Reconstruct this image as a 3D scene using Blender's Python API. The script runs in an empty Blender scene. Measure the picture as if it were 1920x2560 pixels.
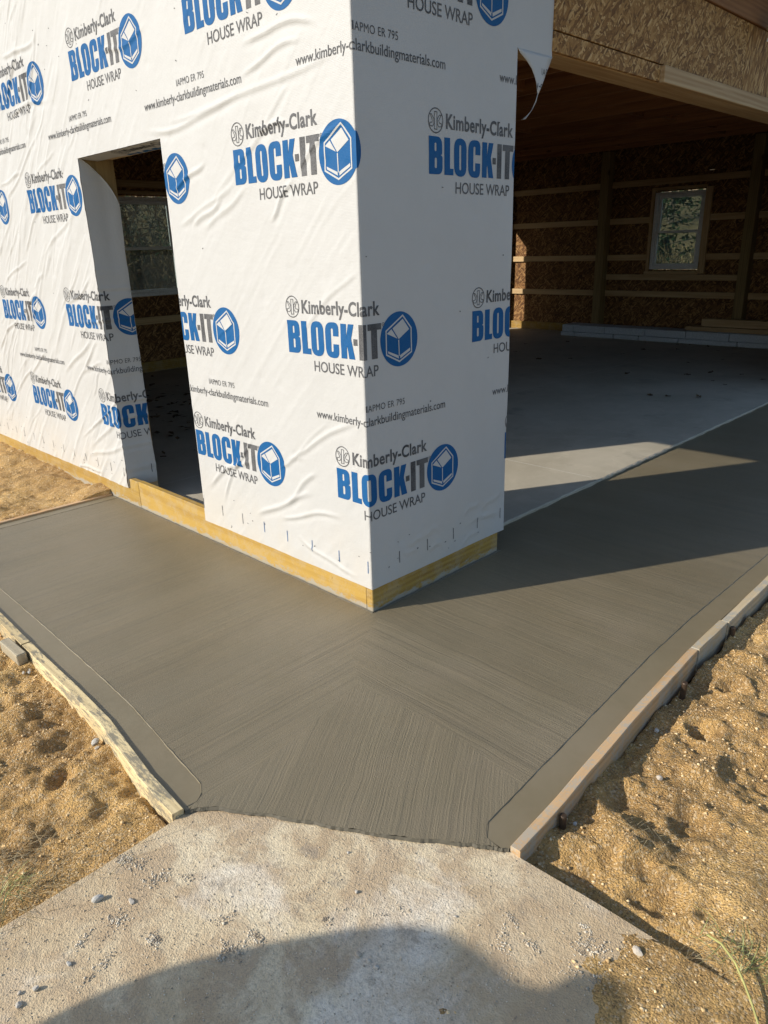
import bpy, bmesh, math, random
import numpy as np
from mathutils import Vector, Matrix

random.seed(7)
RNG = np.random.default_rng(11)
SC = bpy.context.scene
COL = SC.collection

# ------------------------------------------------------------------ camera
CAM = Vector((2.0633, -1.9556, 1.5))
YAW, PITCH, ROLL = 2.362, 0.349, -0.0299
f_ = Vector((math.cos(YAW) * math.cos(PITCH), math.sin(YAW) * math.cos(PITCH), -math.sin(PITCH)))
r_ = Vector((math.sin(YAW), -math.cos(YAW), 0))
u_ = r_.cross(f_)
r2 = r_ * math.cos(ROLL) + u_ * math.sin(ROLL)
u2 = -r_ * math.sin(ROLL) + u_ * math.cos(ROLL)
cd = bpy.data.cameras.new('camera')
cam = bpy.data.objects.new('camera', cd)
COL.objects.link(cam)
M = Matrix.Identity(4)
for i in range(3):
    M[i][0], M[i][1], M[i][2], M[i][3] = r2[i], u2[i], -f_[i], CAM[i]
cam.matrix_world = M
cd.sensor_fit = 'VERTICAL'
cd.sensor_height = 36
cd.lens = 36 * 1811.25 / 2560
cd.clip_start = 0.05
cd.clip_end = 600
SC.camera = cam

# ------------------------------------------------------------------ light
SUN_EL = math.radians(27.3)
TRAVEL = Vector((0.476 * math.cos(SUN_EL), 0.879 * math.cos(SUN_EL), -math.sin(SUN_EL)))
sd = bpy.data.lights.new('sun', 'SUN')
sd.energy = 4.1
sd.angle = math.radians(0.53)
sd.color = (1.0, 0.935, 0.83)
sun = bpy.data.objects.new('sun', sd)
COL.objects.link(sun)
sun.rotation_euler = TRAVEL.to_track_quat('-Z', 'Y').to_euler()
wd = bpy.data.worlds.new('World')
SC.world = wd
wd.use_nodes = True
wn = wd.node_tree
sky = wn.nodes.new('ShaderNodeTexSky')
sky.sky_type = 'NISHITA'
sky.sun_disc = False
sky.sun_elevation = SUN_EL
sky.sun_rotation = math.atan2(-0.476, -0.879)
sky.air_density = 1.0
sky.dust_density = 0.8
sky.ozone_density = 1.8
bg = wn.nodes['Background']
bg.inputs[1].default_value = 0.14
wn.links.new(sky.outputs[0], bg.inputs[0])
SC.view_settings.view_transform = 'Standard'
SC.view_settings.look = 'None'
SC.view_settings.exposure = 0.36
SC.view_settings.gamma = 1
SC.view_settings.use_curve_mapping = False
SC.cycles.max_bounces = 8
SC.cycles.diffuse_bounces = 5

# ------------------------------------------------------------------ helpers
def link(name, me, parent=None, mats=()):
    o = bpy.data.objects.new(name, me)
    COL.objects.link(o)
    if me is not None:
        for m in mats:
            me.materials.append(m)
    if parent is not None:
        o.parent = parent
    return o

def tag(o, label=None, cat=None, group=None, kind=None):
    if label: o['label'] = label
    if cat: o['category'] = cat
    if group: o['group'] = group
    if kind: o['kind'] = kind
    return o

def mesh_from(verts, faces, name='m', smooth=False, midx=None):
    me = bpy.data.meshes.new(name)
    me.from_pydata([tuple(v) for v in verts], [], [tuple(f) for f in faces])
    if smooth:
        me.polygons.foreach_set('use_smooth', [True] * len(me.polygons))
    if midx is not None:
        me.polygons.foreach_set('material_index', list(midx))
    me.update()
    return me

def grid_mesh(P, name='grid', smooth=True, keep=None):
    """P: (n,m,3) array -> quad mesh"""
    n, m = P.shape[:2]
    idx = np.arange(n * m).reshape(n, m)
    q = np.stack([idx[:-1, :-1], idx[1:, :-1], idx[1:, 1:], idx[:-1, 1:]], -1).reshape(-1, 4)
    if keep is not None:
        q = q[keep.reshape(-1)]
    me = bpy.data.meshes.new(name)
    V = P.reshape(-1, 3).astype(np.float32)
    used = np.unique(q)
    remap = -np.ones(n * m, dtype=np.int64)
    remap[used] = np.arange(len(used))
    V = V[used]; q = remap[q]
    me.vertices.add(len(V)); me.vertices.foreach_set('co', V.ravel())
    me.loops.add(q.size); me.loops.foreach_set('vertex_index', q.ravel().astype(np.int32))
    me.polygons.add(len(q))
    me.polygons.foreach_set('loop_start', np.arange(0, q.size, 4, dtype=np.int32))
    me.polygons.foreach_set('loop_total', np.full(len(q), 4, dtype=np.int32))
    me.polygons.foreach_set('use_smooth', np.full(len(q), smooth))
    me.update(calc_edges=True)
    return me

def box(name, a, b, mat, parent=None, bevel=0.003, origin=True):
    """axis aligned box between corners a and b, bevelled"""
    a, b = Vector(a), Vector(b)
    c = (a + b) / 2
    s = Vector((abs(b[i] - a[i]) for i in range(3)))
    bm = bmesh.new()
    bmesh.ops.create_cube(bm, size=1)
    for v in bm.verts:
        v.co = Vector((v.co[i] * s[i] for i in range(3)))
    if bevel and min(s) > bevel * 3:
        bmesh.ops.bevel(bm, geom=bm.edges[:], offset=bevel, segments=1, affect='EDGES', profile=0.5)
    me = bpy.data.meshes.new(name)
    bm.to_mesh(me); bm.free()
    o = link(name, me, parent, [mat])
    o.location = c
    return o

# ------------------------------------------------------------------ materials
class NT:
    def __init__(s, name):
        s.m = bpy.data.materials.new(name); s.m.use_nodes = True
        s.t = s.m.node_tree; s.n = s.t.nodes; s.l = s.t.links
        s.b = s.n['Principled BSDF']
        s.b.inputs['Roughness'].default_value = 0.8
        s.b.inputs['Specular IOR Level'].default_value = 0.3
    def node(s, typ, **kw):
        n = s.n.new(typ)
        for k, v in kw.items():
            if isinstance(k, str) and hasattr(n, k): setattr(n, k, v)
        return n
    def co(s, kind='Object', scale=(1, 1, 1), rot=(0, 0, 0), loc=(0, 0, 0)):
        c = s.n.new('ShaderNodeTexCoord'); mp = s.n.new('ShaderNodeMapping')
        mp.inputs['Scale'].default_value = scale; mp.inputs['Rotation'].default_value = rot
        mp.inputs['Location'].default_value = loc
        s.l.new(c.outputs[kind], mp.inputs['Vector'])
        return mp.outputs[0]
    def world(s, scale=(1, 1, 1), rot=(0, 0, 0)):
        c = s.n.new('ShaderNodeNewGeometry'); mp = s.n.new('ShaderNodeMapping')
        mp.inputs['Scale'].default_value = scale; mp.inputs['Rotation'].default_value = rot
        s.l.new(c.outputs['Position'], mp.inputs['Vector'])
        return mp.outputs[0]
    def noise(s, vec, scale, detail=4, rough=0.55, dist=0.0):
        n = s.n.new('ShaderNodeTexNoise')
        n.inputs['Scale'].default_value = scale; n.inputs['Detail'].default_value = detail
        n.inputs['Roughness'].default_value = rough; n.inputs['Distortion'].default_value = dist
        s.l.new(vec, n.inputs['Vector'])
        return n.outputs[0]
    def voro(s, vec, scale, out='Distance', feature='F1', rand=1.0):
        n = s.n.new('ShaderNodeTexVoronoi'); n.feature = feature
        n.inputs['Scale'].default_value = scale; n.inputs['Randomness'].default_value = rand
        s.l.new(vec, n.inputs['Vector'])
        return n.outputs[out]
    def ramp(s, fac, stops, interp='LINEAR'):
        n = s.n.new('ShaderNodeValToRGB'); cr = n.color_ramp; cr.interpolation = interp
        while len(cr.elements) < len(stops): cr.elements.new(0.5)
        for e, (p, c) in zip(cr.elements, stops):
            e.position = p
            e.color = (c, c, c, 1) if isinstance(c, (int, float)) else (*c, 1)
        s.l.new(fac, n.inputs[0])
        return n.outputs[0]
    def mix(s, fac, a, b, mode='MIX'):
        n = s.n.new('ShaderNodeMix'); n.data_type = 'RGBA'; n.blend_type = mode
        for sock, v in ((n.inputs[0], fac), (n.inputs[6], a), (n.inputs[7], b)):
            if isinstance(v, (int, float)): sock.default_value = v
            elif isinstance(v, tuple): sock.default_value = (*v, 1)
            else: s.l.new(v, sock)
        return n.outputs[2]
    def math(s, op, a, b=0.0):
        n = s.n.new('ShaderNodeMath'); n.operation = op
        for sock, v in ((n.inputs[0], a), (n.inputs[1], b)):
            if isinstance(v, (int, float)): sock.default_value = v
            else: s.l.new(v, sock)
        return n.outputs[0]
    def bump(s, h, dist=0.01, strength=1.0, prev=None):
        n = s.n.new('ShaderNodeBump'); n.inputs['Distance'].default_value = dist
        n.inputs['Strength'].default_value = strength
        s.l.new(h, n.inputs['Height'])
        if prev is not None: s.l.new(prev, n.inputs['Normal'])
        return n.outputs[0]
    def rnd(s):
        return s.n.new('ShaderNodeObjectInfo').outputs['Random']
    def out(s, color=None, rough=None, normal=None, spec=None):
        for k, v in (('Base Color', color), ('Roughness', rough), ('Normal', normal), ('Specular IOR Level', spec)):
            if v is None: continue
            i = s.b.inputs[k]
            if isinstance(v, (int, float)): i.default_value = v
            elif isinstance(v, tuple): i.default_value = (*v, 1)
            else: s.l.new(v, i)
        return s.m

def mat_wood(name, light, dark, axis, stain=None, grain=1.0, rough=0.75, splash=False):
    """lumber with grain running along axis"""
    t = NT(name)
    sc = [34.0, 34.0, 34.0]; sc[axis] = 1.6
    v = t.co('Object', scale=tuple(sc))
    r = t.rnd()
    off = t.n.new('ShaderNodeVectorMath'); off.operation = 'ADD'
    cmb = t.n.new('ShaderNodeCombineXYZ')
    rr = t.math('MULTIPLY', r, 97.0)
    for i in range(3): t.l.new(rr, cmb.inputs[i])
    t.l.new(v, off.inputs[0]); t.l.new(cmb.outputs[0], off.inputs[1])
    vv = off.outputs[0]
    n1 = t.noise(vv, 1.0, 3, 0.6, 0.6)
    w = t.n.new('ShaderNodeTexWave'); w.wave_type = 'BANDS'; w.bands_direction = 'XYZ'[(axis + 1) % 3]
    w.inputs['Scale'].default_value = 0.35; w.inputs['Distortion'].default_value = 5.0
    w.inputs['Detail'].default_value = 2.0; w.inputs['Detail Scale'].default_value = 0.6
    t.l.new(vv, w.inputs['Vector'])
    n2_ = t.noise(vv, 0.35, 4, 0.6, 1.5)
    f = t.math('ADD', t.math('MULTIPLY', n1, 0.45), t.math('MULTIPLY', n2_, 0.55))
    f = t.math('ADD', t.math('MULTIPLY', f, 0.88), t.math('MULTIPLY', w.outputs['Fac'], 0.12))
    c = t.ramp(f, [(0.36, dark), (0.58, light)])
    kn = t.voro(t.co('Object', scale=tuple(3.2 if i != axis else 1.3 for i in range(3))), 1.6, 'Distance')
    kk = t.ramp(kn, [(0.05, 0.75), (0.12, 0.0)])
    c = t.mix(kk, c, tuple(x * 0.45 for x in dark))
    tone = t.math('ADD', t.math('MULTIPLY', r, 0.35), 0.8)
    c = t.mix(1.0, c, t.mix(tone, (0, 0, 0), (1, 1, 1)), 'MULTIPLY')
    if stain is not None:
        sv = t.world(scale=stain[2]) if len(stain) > 2 else t.world()
        s1 = t.noise(sv, 11 if len(stain) < 3 else 3.2, 7, 0.75)
        s2 = t.noise(sv, 120 if len(stain) < 3 else 14, 4, 0.75)
        sm = t.ramp(t.math('ADD', t.math('MULTIPLY', s1, 0.65), t.math('MULTIPLY', s2, 0.35)), [(0.485, 0.0), (0.545, 1.0)])
        c = t.mix(t.math('MULTIPLY', sm, stain[1]), c, stain[0])
    if splash:
        sp = t.n.new('ShaderNodeSeparateXYZ'); t.l.new(t.world(), sp.inputs[0])
        zz = t.math('ADD', sp.outputs[2], t.math('MULTIPLY', t.math('SUBTRACT', t.noise(t.world(scale=(1, 1, 2.5)), 16, 6, 0.75), 0.5), 0.16))
        c = t.mix(t.ramp(zz, [(0.012, 0.9), (0.026, 0.0)]), c, (0.33, 0.30, 0.24))
        c = t.mix(t.ramp(t.noise(t.world(), 21, 4, 0.7), [(0.66, 0.0), (0.72, 0.6)]), c, tuple(x * 0.5 for x in dark))
    fine = t.noise(vv, 6, 2, 0.6)
    h = t.bump(t.math('ADD', f, t.math('MULTIPLY', fine, 0.5)), 0.0015 * grain, 0.8)
    return t.out(c, rough, h)

def mat_osb(name, cols, plane, scale=1.0, strand=None):
    """oriented strand board: flakes at several headings; plane = the two in-plane axes"""
    t = NT(name)
    info = t.rnd()
    base = t.n.new('ShaderNodeTexCoord').outputs['Object']
    sep = t.n.new('ShaderNodeSeparateXYZ'); t.l.new(base, sep.inputs[0])
    cmb = t.n.new('ShaderNodeCombineXYZ')
    t.l.new(sep.outputs[plane[0]], cmb.inputs[0]); t.l.new(sep.outputs[plane[1]], cmb.inputs[1])
    t.l.new(t.math('MULTIPLY', info, 60), cmb.inputs[2])
    wob = t.n.new('ShaderNodeTexNoise'); wob.inputs['Scale'].default_value = 9 * scale; wob.inputs['Detail'].default_value = 2
    t.l.new(cmb.outputs[0], wob.inputs['Vector'])
    wv = t.n.new('ShaderNodeVectorMath'); wv.operation = 'SCALE'; wv.inputs['Scale'].default_value = 0.05 / scale
    t.l.new(wob.outputs['Color'], wv.inputs[0])
    add = t.n.new('ShaderNodeVectorMath'); add.operation = 'ADD'
    t.l.new(cmb.outputs[0], add.inputs[0]); t.l.new(wv.outputs[0], add.inputs[1])
    layers = []
    angs = (0.1, 1.35, -0.75, 0.75) if strand is None else strand
    for k, a in enumerate(angs):
        mp = t.n.new('ShaderNodeMapping'); mp.vector_type = 'TEXTURE'
        mp.inputs['Rotation'].default_value = (0, 0, a)
        mp.inputs['Scale'].default_value = (0.075 / scale, 0.016 / scale, 1)
        mp.inputs['Location'].default_value = (k * .37, k * .71, 0)
        t.l.new(add.outputs[0], mp.inputs['Vector'])
        vn = t.n.new('ShaderNodeTexVoronoi'); vn.inputs['Scale'].default_value = 1.0; vn.voronoi_dimensions = '2D'
        t.l.new(mp.outputs[0], vn.inputs['Vector'])
        ve = t.n.new('ShaderNodeSeparateColor'); t.l.new(vn.outputs['Color'], ve.inputs[0])
        layers.append((ve.outputs[0], ve.outputs[1], vn.outputs['Distance']))
    val, sel, dist = layers[0]
    for (v2, s2, d2) in layers[1:]:
        g = t.math('GREATER_THAN', s2, 0.62)
        val = t.mix(g, val, v2); dist = t.mix(g, dist, d2)
    grain = t.noise(add.outputs[0], 160 * scale, 3, 0.6)
    c = t.ramp(val, [(0.0, cols[0]), (0.35, cols[1]), (0.7, cols[2]), (1.0, cols[3])])
    c = t.mix(t.ramp(grain, [(0.3, 0.35), (0.6, 0.0)]), c, cols[0])
    edge = t.ramp(dist, [(0.55, 0.0), (0.9, 0.7)])
    c = t.mix(edge, c, tuple(x * 0.5 for x in cols[0]))
    h = t.bump(t.math('ADD', t.math('MULTIPLY', val, 0.8), t.math('MULTIPLY', grain, 0.3)), 0.0012, 0.7)
    return t.out(c, 0.75, h)

def flat(name, c, rough=0.7, spec=0.3, metal=0):
    t = NT(name)
    n = t.noise(t.world(), 60, 3)
    cc = t.mix(t.ramp(n, [(0.3, 0.0), (0.7, 1.0)]), tuple(x * 0.85 for x in c), tuple(min(1, x * 1.1) for x in c))
    t.b.inputs['Metallic'].default_value = metal
    return t.out(cc, rough, None, spec)

# house wrap: white spun plastic with a fine embossed weave, faint dust low down
def make_wrap():
    t = NT('house_wrap')
    w = t.world()
    sep = t.n.new('ShaderNodeSeparateXYZ'); t.l.new(w, sep.inputs[0])
    dirt = t.noise(w, 2.2, 6, 0.65)
    d1 = t.ramp(dirt, [(0.42, 0.0), (0.75, 0.5)])
    low = t.ramp(sep.outputs[2], [(0.10, 0.35), (0.45, 0.0)])
    blot = t.ramp(t.noise(w, 14, 5, 0.7), [(0.62, 0.0), (0.74, 0.55)])
    c = t.mix(d1, (0.485, 0.48, 0.462), (0.44, 0.432, 0.41))
    c = t.mix(t.math('MULTIPLY', t.ramp(dirt, [(0.4, 0.2), (0.6, 1.0)]), low), c, (0.62, 0.52, 0.38))
    c = t.mix(t.math('MULTIPLY', blot, low), c, (0.45, 0.38, 0.28))
    wv = t.world(scale=(1, 1, 1), rot=(0, 0, 0))
    k = t.voro(t.world(scale=(260, 260, 200)), 1.0, 'Distance', rand=0.25)
    fb = t.noise(w, 26, 4, 0.6)
    b = t.bump(t.math('ADD', k, t.math('MULTIPLY', fb, 0.0)), 0.0012, 0.55)
    b = t.bump(fb, 0.004, 0.5, b)
    t.out(c, 0.55, b, 0.35)
    return t.m
M_WRAP = make_wrap()

def make_print(name, c, wear=0.5):
    t = NT(name)
    w = t.world()
    n = t.noise(w, 160, 3, 0.7)
    n2 = t.noise(w, 7, 3, 0.6)
    k = t.voro(t.world(scale=(260, 260, 200)), 1.0, 'Distance', rand=0.25)
    f = t.math('ADD', t.math('MULTIPLY', n, 0.5), t.math('MULTIPLY', n2, 0.5))
    m = t.ramp(f, [(0.44, wear), (0.60, 0.0)])
    m2 = t.ramp(k, [(0.30, 0.0), (0.75, wear * 0.9)])
    c1 = t.mix(m, c, tuple(x * 0.55 + 0.20 for x in c))
    c1 = t.mix(m2, c1, tuple(x * 0.5 + 0.22 for x in c))
    return t.out(c1, 0.6, t.bump(k, 0.0012, 0.5), 0.15)
M_BLUE = make_print('blue_ink', (0.001, 0.085, 0.245), 0.05)
M_DARK = make_print('charcoal_ink', (0.038, 0.038, 0.040), 0.38)
M_WHITEP = make_print('unprinted_white', (0.485, 0.48, 0.462), 0.0)

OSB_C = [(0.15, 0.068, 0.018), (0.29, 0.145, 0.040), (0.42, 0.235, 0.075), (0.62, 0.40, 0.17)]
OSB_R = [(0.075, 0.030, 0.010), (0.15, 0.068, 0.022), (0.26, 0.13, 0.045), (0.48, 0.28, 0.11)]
M_OSB_YZ = mat_osb('strand_board_face_east', OSB_C, (1, 2), 1.5)
M_OSB_YZV = mat_osb('strand_board_upright_flakes', OSB_C, (1, 2), strand=(1.5, 1.35, 1.62, 1.1))
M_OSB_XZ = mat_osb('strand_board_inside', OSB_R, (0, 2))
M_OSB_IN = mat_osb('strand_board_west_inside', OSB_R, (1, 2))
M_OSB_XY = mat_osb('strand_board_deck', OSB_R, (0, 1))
PINE_L, PINE_D = (0.58, 0.41, 0.22), (0.42, 0.26, 0.12)
M_PINE = [mat_wood('pine_grain_%s' % 'xyz'[i], PINE_L, PINE_D, i) for i in range(3)]
M_TREAT = [mat_wood('treated_pine_%s' % 'xyz'[i], (0.43, 0.27, 0.06), (0.29, 0.165, 0.035), i, stain=((0.42, 0.36, 0.26), 0.25), splash=True) for i in range(3)]
M_JOIST = mat_wood('joist_timber', (0.42, 0.19, 0.08), (0.25, 0.10, 0.045), 0)
M_POST = mat_wood('post_timber', (0.30, 0.21, 0.09), (0.18, 0.12, 0.05), 2)
M_BROWN = mat_wood('brown_board', (0.30, 0.15, 0.06), (0.20, 0.09, 0.035), 1)
CEM = (0.40, 0.37, 0.30)
M_FORM_L = mat_wood('form_board_cream', (0.70, 0.56, 0.31), (0.50, 0.38, 0.20), 0, stain=((0.13, 0.13, 0.115), 0.75, (2.2, 9, 9)))
M_FORM_R = mat_wood('form_board_orange', (0.58, 0.38, 0.20), (0.40, 0.25, 0.12), 1, stain=(CEM, 0.75))
M_FORM_W = mat_wood('form_board_pale', (0.58, 0.46, 0.29), (0.42, 0.32, 0.19), 1, stain=(CEM, 0.95))
M_FORM_F = mat_wood('form_board_fresh', (0.68, 0.45, 0.24), (0.52, 0.32, 0.16), 1, stain=(CEM, 0.3))
M_VINYL = flat('white_vinyl', (0.80, 0.81, 0.82), 0.4, 0.5)
M_FOAM = flat('white_foam', (0.52, 0.55, 0.58), 0.6, 0.3)
M_STEEL = flat('rusty_steel', (0.085, 0.055, 0.035), 0.5, 0.5, 0.4)
M_DARKGAP = flat('dark_brown_flat', (0.08, 0.06, 0.045), 0.9)  # plain dark brown for the header core and the lamp cord

def mat_glass():
    t = NT('window_glass')
    t.b.inputs['Transmission Weight'].default_value = 1.0
    t.b.inputs['IOR'].default_value = 1.01
    g = t.n.new('ShaderNodeBsdfGlossy'); g.inputs['Roughness'].default_value = 0.03
    g.inputs['Color'].default_value = (0.9, 0.95, 1, 1)
    tr = t.n.new('ShaderNodeBsdfTransparent'); tr.inputs['Color'].default_value = (0.55, 0.60, 0.57, 1)
    fr = t.n.new('ShaderNodeFresnel'); fr.inputs['IOR'].default_value = 1.45
    mx = t.n.new('ShaderNodeMixShader')
    t.l.new(fr.outputs[0], mx.inputs[0]); t.l.new(tr.outputs[0], mx.inputs[1]); t.l.new(g.outputs[0], mx.inputs[2])
    df = t.n.new('ShaderNodeBsdfDiffuse'); df.inputs['Color'].default_value = (0.62, 0.66, 0.64, 1)
    tl = t.n.new('ShaderNodeBsdfTranslucent'); tl.inputs['Color'].default_value = (0.62, 0.66, 0.64, 1)
    mm = t.n.new('ShaderNodeMixShader'); mm.inputs[0].default_value = 0.5
    t.l.new(df.outputs[0], mm.inputs[1]); t.l.new(tl.outputs[0], mm.inputs[2])
    m3 = t.n.new('ShaderNodeMixShader'); m3.inputs[0].default_value = 0.06
    t.l.new(mx.outputs[0], m3.inputs[1]); t.l.new(mm.outputs[0], m3.inputs[2])
    t.l.new(m3.outputs[0], t.n['Material Output'].inputs['Surface'])
    return t.m
M_GLASS = mat_glass()

# wet concrete, broomed (strokes run along the U axis of the UV map)
def mat_wet(broom):
    t = NT('wet_concrete_broomed' if broom else 'wet_concrete_trowelled')
    w = t.world()
    big = t.noise(w, 1.3, 5, 0.6)
    mid = t.noise(w, 6, 5, 0.65)
    c = t.ramp(big, [(0.3, (0.170, 0.138, 0.084)), (0.5, (0.205, 0.166, 0.102)), (0.7, (0.238, 0.194, 0.128))])
    c = t.mix(t.ramp(mid, [(0.35, 0.0), (0.75, 0.35)]), c, (0.180, 0.158, 0.098))
    if broom:
        uv = t.n.new('ShaderNodeTexCoord').outputs['UV']
        def m(sc, wob=0.0):
            mp = t.n.new('ShaderNodeMapping'); mp.inputs['Scale'].default_value = sc
            t.l.new(wuv, mp.inputs['Vector']); return mp.outputs[0]
        wn2 = t.n.new('ShaderNodeTexNoise'); wn2.inputs['Scale'].default_value = 3.0; wn2.inputs['Detail'].default_value = 3.0
        t.l.new(w, wn2.inputs['Vector'])
        sc2 = t.n.new('ShaderNodeVectorMath'); sc2.operation = 'SCALE'; sc2.inputs['Scale'].default_value = 0.035
        t.l.new(wn2.outputs['Color'], sc2.inputs[0])
        ad2 = t.n.new('ShaderNodeVectorMath'); ad2.operation = 'ADD'
        t.l.new(uv, ad2.inputs[0]); t.l.new(sc2.outputs[0], ad2.inputs[1]); wuv = ad2.outputs[0]
        a = t.noise(m((2.0, 150, 1)), 1.0, 3, 0.65, 0.12)
        b = t.noise(m((0.7, 34, 1)), 1.0, 4, 0.6, 0.1)
        band = t.noise(m((0.25, 4.2, 1)), 1.0, 2, 0.5)
        gr = t.noise(w, 210, 3, 0.7)
        ht = t.math('ADD', t.math('MULTIPLY', a, 0.9), t.math('MULTIPLY', b, 0.7))
        ht = t.math('ADD', ht, t.math('MULTIPLY', gr, 0.8))
        c = t.mix(t.ramp(a, [(0.30, 0.28), (0.50, 0.0)]), c, (0.10, 0.086, 0.060))
        c = t.mix(t.ramp(b, [(0.35, 0.16), (0.6, 0.0)]), c, (0.11, 0.095, 0.068))
        c = t.mix(t.ramp(band, [(0.4, 0.0), (0.62, 0.14)]), c, (0.285, 0.242, 0.165))
        c = t.mix(t.ramp(t.noise(m((0.5, 70, 1)), 1.0, 2, 0.5, 0.1), [(0.34, 0.22), (0.47, 0.0)]), c, (0.10, 0.086, 0.058))
        c = t.mix(t.ramp(t.noise(m((0.35, 15, 1)), 1.0, 3, 0.6, 0.1), [(0.36, 0.12), (0.6, 0.0)]), c, (0.12, 0.102, 0.07))
        nrm = t.bump(ht, 0.0029, 0.8)
        rough = t.ramp(t.noise(w, 300, 2, 0.8), [(0.36, 0.16), (0.55, 0.55)])
        return t.out(c, rough, nrm, 0.5)
    gr = t.noise(w, 90, 4, 0.6)
    sw = t.noise(t.world(scale=(1, 1, 1)), 18, 4, 0.6, 1.0)
    c = t.mix(t.ramp(sw, [(0.4, 0.0), (0.7, 0.2)]), c, (0.25, 0.21, 0.14))
    nrm = t.bump(t.math('ADD', t.math('MULTIPLY', gr, 0.25), sw), 0.0016, 0.35)
    return t.out(c, 0.42, nrm, 0.5)
M_WETB, M_WETS = mat_wet(True), mat_wet(False)
M_WETD = flat('wet_concrete_shade_tone', (0.105, 0.09, 0.06), 0.6)  # shade put in the colour: wet concrete darkened where beads tilt sunward

def mat_old():
    t = NT('old_concrete')
    w = t.world()
    big = t.noise(w, 2.0, 6, 0.62, 0.3)
    mid = t.noise(w, 7.5, 7, 0.68, 0.4)
    fin = t.noise(w, 95, 4, 0.75)
    vor = t.voro(w, 230, 'Distance')
    c = t.ramp(big, [(0.32, (0.54, 0.42, 0.25)), (0.5, (0.70, 0.57, 0.37)), (0.68, (0.78, 0.67, 0.47))])
    c = t.mix(t.ramp(mid, [(0.44, 0.0), (0.56, 0.72)]), c, (0.44, 0.31, 0.185))
    c = t.mix(t.ramp(t.noise(w, 1.1, 4, .6, .4), [(0.5, 0.0), (0.62, 0.5)]), c, (0.46, 0.34, 0.22))
    c = t.mix(t.ramp(t.noise(w, 3.1, 5, 0.6, 0.5), [(0.52, 0.0), (0.64, 0.75)]), c, (0.84, 0.76, 0.62))
    c = t.mix(t.ramp(t.noise(w, 13, 5, 0.7), [(0.58, 0.0), (0.66, 0.55)]), c, (0.28, 0.24, 0.19))
    c = t.mix(t.ramp(fin, [(0.35, 0.45), (0.55, 0.0)]), c, (0.30, 0.25, 0.19))
    c = t.mix(t.ramp(fin, [(0.60, 0.0), (0.75, 0.4)]), c, (0.75, 0.69, 0.58))
    sp = t.n.new('ShaderNodeSeparateXYZ'); t.l.new(w, sp.inputs[0])
    ex = t.math('MULTIPLY', t.math('SUBTRACT', sp.outputs[0], 1.15), 1.5)
    ey = t.math('MULTIPLY', t.math('SUBTRACT', -1.25, sp.outputs[1]), 0.9)
    el = t.math('MULTIPLY', t.math('SUBTRACT', 0.56, sp.outputs[0]), 5.0)
    ed = t.math('MAXIMUM', t.math('MAXIMUM', ex, ey), el)
    dm = t.math('ADD', t.math('MULTIPLY', ed, 0.55), t.math('SUBTRACT', t.noise(w, 10, 6, 0.75, 0.3), 0.5))
    c = t.mix(t.ramp(dm, [(0.02, 0.0), (0.34, 0.75)]), c, (0.50, 0.37, 0.22))
    h = t.math('ADD', t.math('MULTIPLY', fin, 1.0), t.math('MULTIPLY', vor, 0.5))
    h = t.math('ADD', h, t.math('MULTIPLY', mid, 2.5))
    return t.out(c, 0.9, t.bump(h, 0.0030, 0.8), 0.2)
M_OLD = mat_old()

def mat_floor():
    t = NT('garage_concrete')
    w = t.world()
    big = t.noise(w, 0.7, 6, 0.65, 0.4)
    mid = t.noise(w, 5, 6, 0.7, 0.6)
    c = t.ramp(big, [(0.35, (0.36, 0.32, 0.245)), (0.55, (0.44, 0.395, 0.31)), (0.7, (0.51, 0.46, 0.37))])
    c = t.mix(t.ramp(mid, [(0.5, 0.0), (0.7, 0.35)]), c, (0.58, 0.52, 0.41))
    c = t.mix(t.ramp(t.noise(w, 2.3, 5, 0.7), [(0.58, 0.0), (0.7, 0.4)]), c, (0.20, 0.18, 0.15))
    return t.out(c, 0.65, t.bump(mid, 0.002, 0.3), 0.2)
M_FLOOR = mat_floor()

def mat_dirt():
    t = NT('sandy_soil')
    w = t.world()
    big = t.noise(w, 1.6, 5, 0.6, 0.3)
    mid = t.noise(w, 9, 6, 0.7)
    fin = t.noise(w, 120, 5, 0.8)
    gr = t.voro(w, 170, 'Distance')
    gc = t.voro(w, 170, 'Color')
    c = t.ramp(big, [(0.3, (0.44, 0.262, 0.100)), (0.5, (0.63, 0.390, 0.145)), (0.68, (0.76, 0.500, 0.200))])
    c = t.mix(t.ramp(mid, [(0.40, 0.55), (0.56, 0.0)]), c, (0.37, 0.23, 0.10))
    sp = t.n.new('ShaderNodeSeparateColor'); t.l.new(gc, sp.inputs[0])
    c = t.mix(t.ramp(sp.outputs[0], [(0.78, 0.0), (0.9, 0.5)]), c, (0.86, 0.70, 0.46))
    c = t.mix(t.ramp(sp.outputs[1], [(0.80, 0.0), (0.92, 0.55)]), c, (0.20, 0.13, 0.07))
    c = t.mix(t.ramp(fin, [(0.35, 0.45), (0.48, 0.0)]), c, (0.42, 0.26, 0.12))
    h = t.math('ADD', t.math('MULTIPLY', fin, 1.2), t.math('MULTIPLY', gr, -0.8))
    b = t.bump(h, 0.008, 1.0)
    b = t.bump(mid, 0.02, 0.7, b)
    return t.out(c, 0.95, b, 0.15)
M_DIRT = mat_dirt()

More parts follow.
